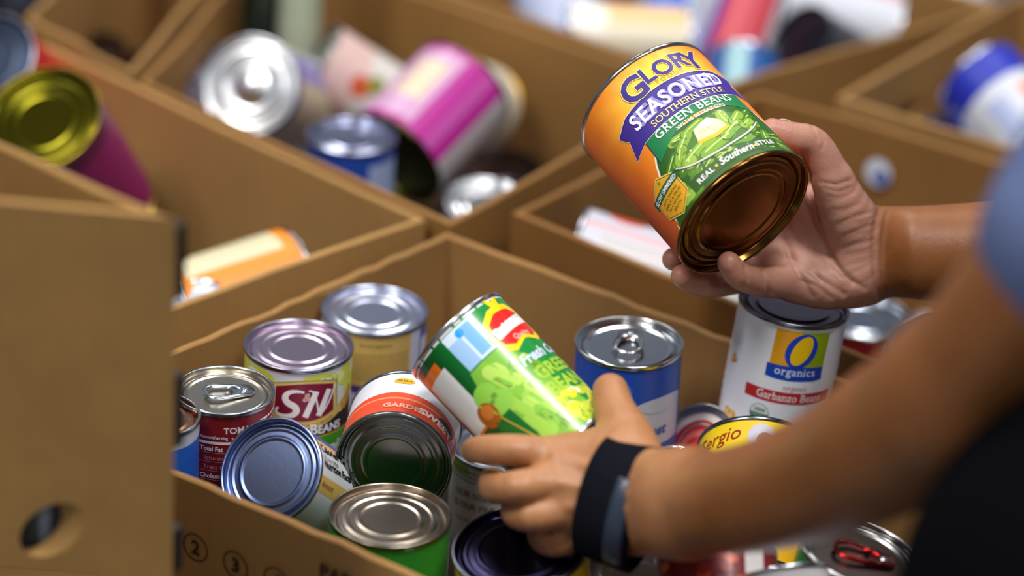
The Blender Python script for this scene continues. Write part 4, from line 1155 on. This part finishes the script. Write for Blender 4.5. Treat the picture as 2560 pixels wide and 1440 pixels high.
# ------------------------------------------------------------------ the person (arms, hands; shirt and trousers as clothing)
_gid = [0]
def cap(p, q, ra, rb, k=0.004, g=None):
    if g is None:
        _gid[0] += 1; g = _gid[0]
    return (np.array(p), np.array(q), ra, rb, k, g)
def D(px, py, d): return at_depth(px, py, d)
def chain(pts, k=0.004, n=4):
    """pts: (px,py,depth,radius); a smooth limb through them"""
    _gid[0] += 1
    Q = [np.array([*D(*a[:3]), a[3]]) for a in pts]
    out = []
    for i in range(len(Q) - 1):
        p0, p1, p2, p3 = Q[max(0, i - 1)], Q[i], Q[i + 1], Q[min(len(Q) - 1, i + 2)]
        for t in range(n):
            out.append(0.5 * (2 * p1 + (p2 - p0) * (t / n) + (2 * p0 - 5 * p1 + 4 * p2 - p3) * (t / n) ** 2 + (3 * p1 - p0 - 3 * p2 + p3) * (t / n) ** 3))
    out.append(Q[-1])
    return [cap(a[:3], b[:3], a[3], b[3], k, _gid[0]) for a, b in zip(out, out[1:])]
def sdf_eval(P, prims):
    d = None; cur = None; ck = 0; cg = None
    def join(d, e, k):
        if d is None: return e
        h = np.maximum(k - np.abs(d - e), 0) / k
        return np.minimum(d, e) - h * h * k * 0.25
    for a, b, ra, rb, k, g in prims:
        ba = b - a
        L2 = max(float(ba @ ba), 1e-12)
        pa = P - a
        t = np.clip(pa @ ba / L2, 0, 1)
        e = np.sqrt(((pa - t[:, None] * ba) ** 2).sum(1)) - (ra + (rb - ra) * t)
        if g == cg: cur = np.minimum(cur, e)
        else:
            if cur is not None: d = join(d, cur, ck)
            cur, ck, cg = e, k, g
    return join(d, cur, ck)
def sdf_mesh(name, prims, h, N=20):
    """smooth union of tapered limbs -> one closed quad surface (surface nets over the blocks the surface crosses)"""
    lo = np.min([np.minimum(a, b) - max(ra, rb) - .02 for a, b, ra, rb, k, g_ in prims], axis=0)
    hi = np.max([np.maximum(a, b) + max(ra, rb) + .02 for a, b, ra, rb, k, g_ in prims], axis=0)
    nb = np.ceil((hi - lo) / (h * N)).astype(int)
    half = h * N * 0.5 * math.sqrt(3)
    stride = np.array([1 << 42, 1 << 21, 1], dtype=np.int64)
    cells, pos, edges = [], [], []
    g = np.stack(np.meshgrid(*[np.arange(N + 1)] * 3, indexing='ij'), -1).reshape(-1, 3)
    A_ = np.array([p[0] for p in prims]); B_ = np.array([p[1] for p in prims])
    RA = np.array([p[2] for p in prims]); RB = np.array([p[3] for p in prims]); KK = np.array([p[4] for p in prims])
    BA = B_ - A_; L2 = np.maximum((BA ** 2).sum(1), 1e-12)
    for bi in np.ndindex(*nb):
        c = lo + (np.array(bi) + .5) * h * N
        t = np.clip(((c - A_) * BA).sum(1) / L2, 0, 1)
        dd = np.sqrt(((c - A_ - t[:, None] * BA) ** 2).sum(1)) - (RA + (RB - RA) * t)
        if dd.min() > half + .004: continue
        if dd.min() < -half - .006: continue
        sel = [prims[i] for i in np.nonzero(dd < half + KK + .012)[0]]
        base = np.array(bi) * N
        S = sdf_eval(lo + (base + g) * h, sel).reshape(N + 1, N + 1, N + 1)
        ins = S < 0
        if ins.all() or not ins.any(): continue
        # cell vertices
        cnt = np.zeros((N, N, N), int); acc = np.zeros((N, N, N, 3))
        for ax in range(3):
            sl0 = [slice(None)] * 3; sl1 = [slice(None)] * 3
            sl0[ax] = slice(0, N); sl1[ax] = slice(1, N + 1)
            s0, s1 = S[tuple(sl0)], S[tuple(sl1)]
            cr = (s0 < 0) != (s1 < 0)
            tt = np.where(cr, s0 / np.where(cr, s0 - s1, 1), 0)
            o = [i for i in range(3) if i != ax]
            for q in (0, 1):
                for r in (0, 1):
                    sl = [slice(None)] * 3
                    sl[o[0]] = slice(q, N + q); sl[o[1]] = slice(r, N + r)
                    c_ = cr[tuple(sl)]; t_ = tt[tuple(sl)]
                    cnt += c_
                    acc[..., ax] += np.where(c_, t_, 0)
                    acc[..., o[0]] += np.where(c_, q, 0); acc[..., o[1]] += np.where(c_, r, 0)
            ow = [slice(0, N)] * 3
            idx = np.argwhere(cr[tuple(ow)])
            if len(idx):
                sg = s0[tuple(ow)][tuple(idx.T)] < 0
                edges.append(np.c_[idx + base, np.full(len(idx), ax), sg])
        act = np.argwhere(cnt > 0)
        p_ = acc[tuple(act.T)] / cnt[tuple(act.T)][:, None]
        cells.append(((act + base + 1) * stride).sum(1)); pos.append(lo + (act + base + p_) * h)
    cells = np.concatenate(cells); pos = np.concatenate(pos); edges = np.concatenate(edges)
    order = np.argsort(cells); cs = cells[order]; pos = pos[order]
    faces = []
    for ax in range(3):
        e = edges[edges[:, 3] == ax]
        o = [(ax + 1) % 3, (ax + 2) % 3]
        q = []
        for da, db in ((0, 0), (-1, 0), (-1, -1), (0, -1)):
            c = e[:, :3].astype(np.int64).copy(); c[:, o[0]] += da; c[:, o[1]] += db
            key = ((c + 1) * stride).sum(1)
            j = np.clip(np.searchsorted(cs, key), 0, len(cs) - 1)
            q.append(np.where(cs[j] == key, j, -1))
        q = np.stack(q, 1)
        sg = e[:, 4].astype(bool)
        q[~sg] = q[~sg][:, ::-1]
        faces.append(q[(q >= 0).all(1)])
    faces = np.concatenate(faces)
    me = bpy.data.meshes.new(name)
    me.vertices.add(len(pos)); me.vertices.foreach_set('co', pos.astype(np.float32).ravel())
    me.loops.add(faces.size); me.loops.foreach_set('vertex_index', faces.ravel().astype(np.int32))
    me.polygons.add(len(faces)); me.polygons.foreach_set('loop_start', np.arange(0, faces.size, 4, dtype=np.int32))
    me.update(calc_edges=True); me.validate()
    me.polygons.foreach_set('use_smooth', [True] * len(me.polygons))
    return me
def grab(me, what='co'):
    a = np.zeros(len(me.vertices) * 3, np.float32)
    me.vertices.foreach_get(what, a)
    return a.reshape(-1, 3).astype(float)
C0 = np.array(CAM); Rv, Uv, Fv = np.array(RIGHT), np.array(UP), np.array(FWD)
def proj_np(P):
    v = P - C0
    d = v @ Fv
    return np.stack([W / 2 + F * (v @ Rv) / d, H_IMG / 2 - F * (v @ Uv) / d], 1), d
def seg_dist(P, line):
    out = np.full(len(P), 1e9)
    for a, b in zip(line, line[1:]):
        a, b = np.array(a, float), np.array(b, float)
        t = np.clip(((P - a) @ (b - a)) / max(1e-9, (b - a) @ (b - a)), 0, 1)
        out = np.minimum(out, np.hypot(*(P - a - t[:, None] * (b - a)).T))
    return out

prims = []
# right forearm and hand holding the big can
prims += chain([(2950, 700, 1.83, .046), (2620, 618, 1.93, .030), (2330, 603, 1.965, .0225), (2205, 598, 1.965, .0212), (2150, 610, 1.962, .021)], .03)
prims += chain([(2950, 740, 1.83, .046), (2620, 668, 1.935, .033), (2330, 660, 1.968, .0245), (2205, 662, 1.965, .0212), (2150, 672, 1.958, .021)], .03)
prims += chain([(2165, 612, 1.955, .0225), (2120, 545, 1.940, .0200), (2082, 452, 1.925, .0140)], .012)          # thenar
prims += chain([(2155, 688, 1.955, .0200), (2070, 712, 1.948, .0170), (1985, 706, 1.945, .0140)], .012)          # hypothenar
prims += chain([(2150, 640, 1.966, .0200), (2060, 620, 1.968, .0165), (1985, 600, 1.97, .0150)], .012)
prims += chain([(2140, 610, 1.966, .0180), (2060, 540, 1.968, .0165), (1990, 500, 1.97, .0150)], .012)
prims += chain([(2140, 660, 1.962, .0180), (2040, 670, 1.962, .0160), (1945, 655, 1.962, .0140)], .012)
prims += chain([(2082, 448, 1.925, .0132), (2036, 363, 1.915, .0116), (1978, 342, 1.907, .0102), (1930, 326, 1.903, .0082)], .004)  # thumb
prims += chain([(1990, 500, 1.97, .012), (1880, 470, 2.012, .0102), (1790, 530, 2.005, .0092), (1735, 590, 1.985, .008)], .003)
prims += chain([(1960, 585, 1.974, .012), (1840, 612, 2.002, .0102), (1742, 652, 1.976, .0092), (1684, 648, 1.940, .0080)], .003)
prims += chain([(1945, 662, 1.964, .0118), (1838, 700, 1.966, .0100), (1758, 710, 1.940, .0090), (1706, 690, 1.922, .0080)], .003)
prims += chain([(1985, 706, 1.945, .0125), (1905, 705, 1.926, .0100), (1850, 690, 1.906, .0094), (1822, 658, 1.897, .0080)], .003)
n_right = len(prims)
# left arm and hand holding the smaller can
prims += chain([(3000, 330, 1.40, .056), (2700, 610, 1.39, .042), (2545, 800, 1.42, .040), (2400, 985, 1.47, .040)], .02)
prims += chain([(2400, 985, 1.47, .040), (2250, 1085, 1.52, .041), (2100, 1170, 1.58, .0365), (1900, 1240, 1.65, .0325), (1720, 1262, 1.725, .0295)], .02)
prims += chain([(1720, 1228, 1.725, .026), (1605, 1200, 1.765, .0195), (1560, 1195, 1.768, .0180)], .015)
prims += chain([(1720, 1288, 1.725, .026), (1590, 1305, 1.765, .0205), (1545, 1300, 1.768, .0190)], .015)
for (mx, my, md, mr) in ((1375, 1142, 1.790, .0128), (1385, 1208, 1.776, .0132), (1412, 1272, 1.775, .0128), (1450, 1330, 1.785, .0118)):
    prims += chain([(1560, 1200 + (my - 1142) * .55, 1.772, .0175), (mx, my, md, mr)], .012)
prims += chain([(1375, 1142, 1.790, .0124), (1290, 1126, 1.783, .0104), (1215, 1124, 1.795, .0094), (1185, 1126, 1.822, .0084)], .003)
prims += chain([(1385, 1208, 1.776, .0126), (1292, 1218, 1.766, .0108), (1238, 1220, 1.792, .0094), (1230, 1200, 1.825, .0084)], .003)
prims += chain([(1412, 1272, 1.775, .0124), (1330, 1290, 1.770, .0104), (1288, 1282, 1.795, .0092), (1290, 1250, 1.825, .0082)], .003)
prims += chain([(1450, 1330, 1.785, .0112), (1388, 1358, 1.786, .0092), (1350, 1345, 1.810, .0082), (1350, 1310, 1.835, .0074)], .003)
prims += chain([(1600, 1195, 1.772, .0190), (1575, 1105, 1.790, .0170), (1540, 1035, 1.808, .0138), (1526, 978, 1.820, .0116)], .010)
prims += chain([(1545, 1150, 1.780, .0190), (1445, 1126, 1.795, .0125)], .012)
n_left = len(prims)
# shoulders, neck and head, outside the picture
shL, shR = D(3030, 310, 1.40), D(3560, 420, 1.80)
mid = (shL + shR) / 2
elR = D(2950, 720, 1.83)
prims += [cap(elR, shR, .046, .058, .02), cap(shL, shR, .055, .055, .03), cap(mid, mid + Vector((-.02, .01, .14)), .058, .052, .03)]
hd = mid + Vector((-.03, .015, .24))
face_dir = Vector((-.72, .62, -.30)).normalized(); side = face_dir.cross(Vector((0, 0, 1))).normalized(); upv = side.cross(face_dir)
prims += [cap(hd + upv * .04 - face_dir * .02, hd + upv * .03 + face_dir * .015, .088, .080, .02), cap(hd - upv * .05 + face_dir * .03, hd + upv * .02 + face_dir * .03, .056, .066, .03)]
prims += [cap(hd + face_dir * .092 + upv * .02, hd + face_dir * .112 - upv * .015, .009, .013, .012)]
prims += [cap(hd + face_dir * .086 - upv * .05 - side * .014, hd + face_dir * .086 - upv * .05 + side * .014, .007, .007, .008)]
for s in (-1, 1):
    prims += [cap(hd + side * s * .083 + upv * .03, hd + side * s * .083 - upv * .015, .014, .010, .008), cap(hd + face_dir * .078 + side * s * .033 + upv * .03, hd + face_dir * .080 + side * s * .03 + upv * .03, .013, .013, .006)]

body = sdf_mesh('body', prims, 0.0015)
me = body
P = grab(me); Nn = grab(me, 'normal')
pp, dep = proj_np(P)
vis = ((C0 - P) * Nn).sum(1) / np.linalg.norm(C0 - P, axis=1)
d_right = np.full(len(P), 9.0); d_left = d_right.copy()
inR = (pp[:, 0] > 1640) & (pp[:, 0] < 2330) & (pp[:, 1] < 800) & (dep > 1.86)
inL = (pp[:, 0] < 1760) & (pp[:, 1] > 900) & (dep < 1.88)
# skin folds and creases, pressed into the surface
creases = [([(2203, 515), (2190, 560), (2185, 620), (2188, 690), (2200, 742)], 8, .0016), ([(2216, 530), (2206, 600), (2204, 670), (2212, 735)], 6, .0010),
    ([(2016, 452), (2030, 520), (2052, 600), (2085, 660), (2130, 705)], 9, .0020), ([(1962, 600), (1985, 660), (2010, 705), (2030, 740)], 8, .0014),
    ([(1975, 640), (2040, 690), (2110, 735)], 7, .0012), ([(1905, 668), (1916, 705), (1922, 735)], 6, .0014), ([(1862, 668), (1868, 700), (1860, 722)], 5, .0011),
    ([(2008, 385), (2018, 420), (2030, 440)], 7, .0013), ([(2060, 470), (2100, 480), (2125, 470)], 5, .0007), ([(2050, 455), (2090, 462), (2122, 452)], 5, .0007), ([(2095, 560), (2140, 540), (2180, 530)], 5, .0007),
    ([(2110, 590), (2155, 570), (2190, 560)], 5, .0007), ([(2105, 620), (2150, 610), (2185, 600)], 5, .0007), ([(2080, 640), (2110, 690), (2160, 720)], 6, .0009), ([(2000, 700), (2040, 715), (2080, 745)], 5, .0008),
    ([(2045, 350), (2040, 330), (2030, 318)], 4, .0006), ([(2055, 372), (2062, 352), (2050, 335)], 4, .0006), ([(1795, 680), (1800, 700), (1796, 715)], 4, .0008)]
for i in range(7):
    creases.append(([(2196 - i * 1.5, 536 + i * 24 + 9 * math.sin(i * 2.3)), (2168 - i * 2, 552 + i * 25 + 7 * math.sin(i * 2.3)), (2140 - i * 5, 560 + i * 26)], 6, .00035))
for i in range(3):
    creases.append(([(2122 + i * 13, 450 + i * 30), (2092 + i * 11, 464 + i * 31), (2062 + i * 9, 458 + i * 33)], 5, .0004))
for i in range(3):
    creases.append(([(1990 + i * 48, 664 + i * 14), (2004 + i * 50, 700 + i * 12), (2012 + i * 54, 738 + i * 8)], 6, .0005))
rel = np.nonzero(inR & (vis > 0.05))[0]
for ln, wpx, dp in creases:
    q = seg_dist(pp[rel], ln)
    P[rel] -= Nn[rel] * (dp * np.exp(-(q / wpx) ** 2))[:, None]
# tendons / veins on the forearm, knuckles on the near hand
bumps = [([(1560, 1190), (1470, 1165), (1390, 1142)], 13, .0014, inL), ([(1560, 1235), (1480, 1222), (1400, 1208)], 13, .0012, inL),
    ([(1560, 1275), (1480, 1270), (1420, 1268)], 13, .0012, inL), ([(1290, 1124), (1296, 1128)], 22, .0012, inL), ([(1298, 1216), (1302, 1218)], 22, .0012, inL), ([(1382, 1142), (1386, 1144)], 26, .0018, inL), ([(1392, 1206), (1396, 1208)], 26, .0018, inL)]
for ln, wpx, dp, msk in bumps:
    r2 = np.nonzero(msk & (vis > 0.05))[0]
    q = seg_dist(pp[r2], ln)
    P[r2] += Nn[r2] * (dp * np.exp(-(q / wpx) ** 2))[:, None]
me.vertices.foreach_set('co', P.astype(np.float32).ravel()); me.update()
# skin tone: paler, pinker palm
ARM, PALM, BACK = np.array(lin('#8a5428')), np.array(lin('#ba8772')), np.array(lin('#b07a50'))
wp = np.clip((2215 - pp[:, 0]) / 40, 0, 1) * inR * np.clip(vis * 2.2 + .15, 0, 1)
wb = np.clip((1760 - pp[:, 0]) / 120, 0, 1) * inL
colv = ARM + (PALM - ARM) * wp[:, None] + (BACK - ARM) * wb[:, None] * (1 - wp[:, None])
tips = np.zeros(len(P))
for q in ((1930, 326), (1822, 655), (1690, 640), (1714, 668)):
    tips = np.maximum(tips, np.exp(-((pp - np.array(q)) ** 2).sum(1) / 45 ** 2) * inR)
colv = colv + (np.array(lin('#b87866')) - colv) * (tips * .6)[:, None]
ca = me.color_attributes.new('Col', 'FLOAT_COLOR', 'POINT')
ca.data.foreach_set('color', np.c_[colv, np.ones(len(colv))].astype(np.float32).ravel())
mt, nt, bs = new_mat('skin')
at_ = node(nt, 'ShaderNodeAttribute', attribute_name='Col')
nz = node(nt, 'ShaderNodeTexNoise'); nz.inputs['Scale'].default_value = 70; nz.inputs['Detail'].default_value = 5
hs = node(nt, 'ShaderNodeMixRGB', blend_type='MULTIPLY'); hs.inputs[0].default_value = 0.5
cr = node(nt, 'ShaderNodeValToRGB'); cr.color_ramp.elements[0].position = .3; cr.color_ramp.elements[1].position = .7
cr.color_ramp.elements[0].color = (.72, .66, .62, 1); cr.color_ramp.elements[1].color = (1, 1, 1, 1)
tcn = node(nt, 'ShaderNodeTexCoord')
nt.links.new(tcn.outputs['Object'], nz.inputs['Vector'])
nt.links.new(nz.outputs['Fac'], cr.inputs[0]); nt.links.new(at_.outputs['Color'], hs.inputs[1]); nt.links.new(cr.outputs[0], hs.inputs[2])
nt.links.new(hs.outputs[0], bs.inputs['Base Color'])
bs.inputs['Roughness'].default_value = 0.46
bs.inputs['Subsurface Weight'].default_value = 0.12
bs.inputs['Subsurface Radius'].default_value = (1, .4, .2)
bs.inputs['Subsurface Scale'].default_value = 0.004
v1 = node(nt, 'ShaderNodeTexVoronoi'); v1.inputs['Scale'].default_value = 900
v2 = node(nt, 'ShaderNodeTexNoise'); v2.inputs['Scale'].default_value = 220; v2.inputs['Detail'].default_value = 4
mx_ = node(nt, 'ShaderNodeMath', operation='MULTIPLY_ADD'); mx_.inputs[1].default_value = .35
nt.links.new(tcn.outputs['Object'], v1.inputs['Vector']); nt.links.new(tcn.outputs['Object'], v2.inputs['Vector'])
nt.links.new(v1.outputs['Distance'], mx_.inputs[0]); nt.links.new(v2.outputs['Fac'], mx_.inputs[2])
bp = node(nt, 'ShaderNodeBump'); bp.inputs['Strength'].default_value = .16; bp.inputs['Distance'].default_value = .0015
nt.links.new(mx_.outputs[0], bp.inputs['Height']); nt.links.new(bp.outputs[0], bs.inputs['Normal'])

# person root on the floor
hipL, hipR = D(2920, 1580, 1.42), D(3200, 1560, 1.62)
hip = (hipL + hipR) / 2
person = empty('person', Matrix.Translation((hip.x, hip.y, 0)))
tag(person, 'person in a navy T-shirt reaching in from the right, a can in each hand', 'person')
PT = Matrix.Translation((-hip.x, -hip.y, 0))
def pchild(name, me, mat):
    me.transform(PT)
    return link_mesh(name, me, mat, person)
pchild('body', body, mt)
# thumb nail
def ellipsoid(name, c, ax, ay, az, n=16):
    bm = bmesh.new(); bmesh.ops.create_uvsphere(bm, u_segments=n, v_segments=n // 2 + 2, radius=1.0)
    M = Matrix((ax, ay, az)).transposed().to_4x4(); M.translation = c
    bm.transform(M); me = bpy.data.meshes.new(name); bm.to_mesh(me); bm.free()
    me.polygons.foreach_set('use_smooth', [True] * len(me.polygons))
    return me
tdir = (D(1930, 326, 1.903) - D(1978, 342, 1.907)).normalized()
tn_ = (UP * .86 + RIGHT * .25 + FWD * .45); tn_ = (tn_ - tdir * tn_.dot(tdir)).normalized()
pchild('fingernail', ellipsoid('fingernail', D(1958, 336, 1.905) + tn_ * .0086, tdir * .0062, tdir.cross(tn_) * .0056, tn_ * .0012), plain('#c9a2a6', .3, 'nail'))['label'] = 'pale thumb nail'
# clothing
def shade_cloth(hexcol, nm):
    k = ('cloth', hexcol)
    if k not in _mats:
        mt, nt, bs = new_mat(nm)
        bs.inputs['Base Color'].default_value = (*lin(hexcol), 1); bs.inputs['Roughness'].default_value = .9
        bs.inputs['Specular IOR Level'].default_value = .03
        add_bump(nt, bs, 40, .004, 4, .5)
        _mats[k] = mt
    return _mats[k]
chest = D(3450, 640, 1.58)
shirt = [cap(D(2690, 628, 1.388), D(2760, 560, 1.39), .0445, .05, .01), cap(D(2760, 560, 1.39), shL, .05, .070, .03), cap(shL, shR, .075, .075, .04), cap(D(3330, 620, 1.80), shR, .056, .072, .03),
    cap(D(3120, 1200, 1.43), D(3400, 700, 1.48), .12, .125, .05), cap(D(3300, 1200, 1.62), D(3520, 700, 1.68), .12, .13, .05), cap(chest, mid, .12, .07, .05)]
pchild('t_shirt', sdf_mesh('t_shirt', shirt, .006), shade_cloth('#5a6689', 'navy_jersey'))['label'] = 'navy blue T-shirt'
fl = lambda v, z: Vector((v.x, v.y, z))
trous = [cap(hipL, hipR, .125, .125, .05), cap(hipL, D(3110, 1240, 1.43), .125, .118, .05), cap(hipR, D(3290, 1240, 1.62), .125, .118, .05), cap(fl(hipL, hip.z - .1), fl(hipL, .10), .095, .06, .04), cap(fl(hipR, hip.z - .1), fl(hipR, .10), .095, .06, .04)]
pchild('trousers', sdf_mesh('trousers', trous, .008), shade_cloth('#07070a', 'black_cloth'))
for hpt in (hipL, hipR):
    f_ = Vector((-.76, .65, 0))
    pchild('shoe', sdf_mesh('shoe', [cap(fl(hpt, .05) - f_ * .03, fl(hpt, .038) + f_ * .17, .048, .037, .02)], .006), plain('#2a2a2c', .5, 'shoe_rubber'))
hairp = [cap(hd + upv * .055 - face_dir * .03, hd + upv * .06 + face_dir * .01, .092, .080, .02)]
pchild('hair', sdf_mesh('hair', hairp, .006), plain('#1c1512', .6, 'hair'))
# wristband on the near wrist
wc0 = D(1562, 1262, 1.768)
wax = (RIGHT * .90 - UP * .26 - FWD * .34).normalized()
wup = (UP - wax * UP.dot(wax)).normalized(); wsd = wax.cross(wup)
def band(name, s0, s1, th, a0=0, a1=360, lift=0.0, n=64):
    vs, fs = [], []
    prof = [(s0, 0), (s0 + .002, th), (s1 - .002, th), (s1, 0), (s1 - .002, -.002), (s0 + .002, -.002)]
    full = a1 - a0 >= 360
    m = n if full else n + 1
    for i in range(m):
        a = math.radians(a0 + (a1 - a0) * i / n)
        for s, t in prof:
            base = wc0 + wax * s
            gr = 1 + s * 1.5
            ru, rs = (.0362 * gr + t + lift), (.0275 * gr + t + lift)
            vs.append(base + wup * math.cos(a) * ru + wsd * math.sin(a) * rs)
    k = len(prof)
    for i in range(n):
        j = (i + 1) % m
        for q in range(k):
            r = (q + 1) % k
            fs.append((i * k + q, i * k + r, j * k + r, j * k + q))
    if not full:
        fs.append(tuple(range(k))); fs.append(tuple((m - 1) * k + q for q in range(k))[::-1])
    me = mesh_from(name, vs, fs)
    bm = bmesh.new(); bm.from_mesh(me); bmesh.ops.recalc_face_normals(bm, faces=bm.faces[:]); bm.to_mesh(me); bm.free()
    return me
wb_ = pchild('wristband', band('wristband', -.023, .016, .0035), shade_cloth('#14151c', 'black_strap'))
wb_['label'] = 'wide black band round the near wrist'
st_ = link_mesh('band_panel', band('band_panel', -.001, .013, .0012, 60, 150, .0032, 30), plain('#2c3646', .3, 'grey_blue_panel'), wb_)
st_.data.transform(PT)
st_['label'] = 'grey blue panel'
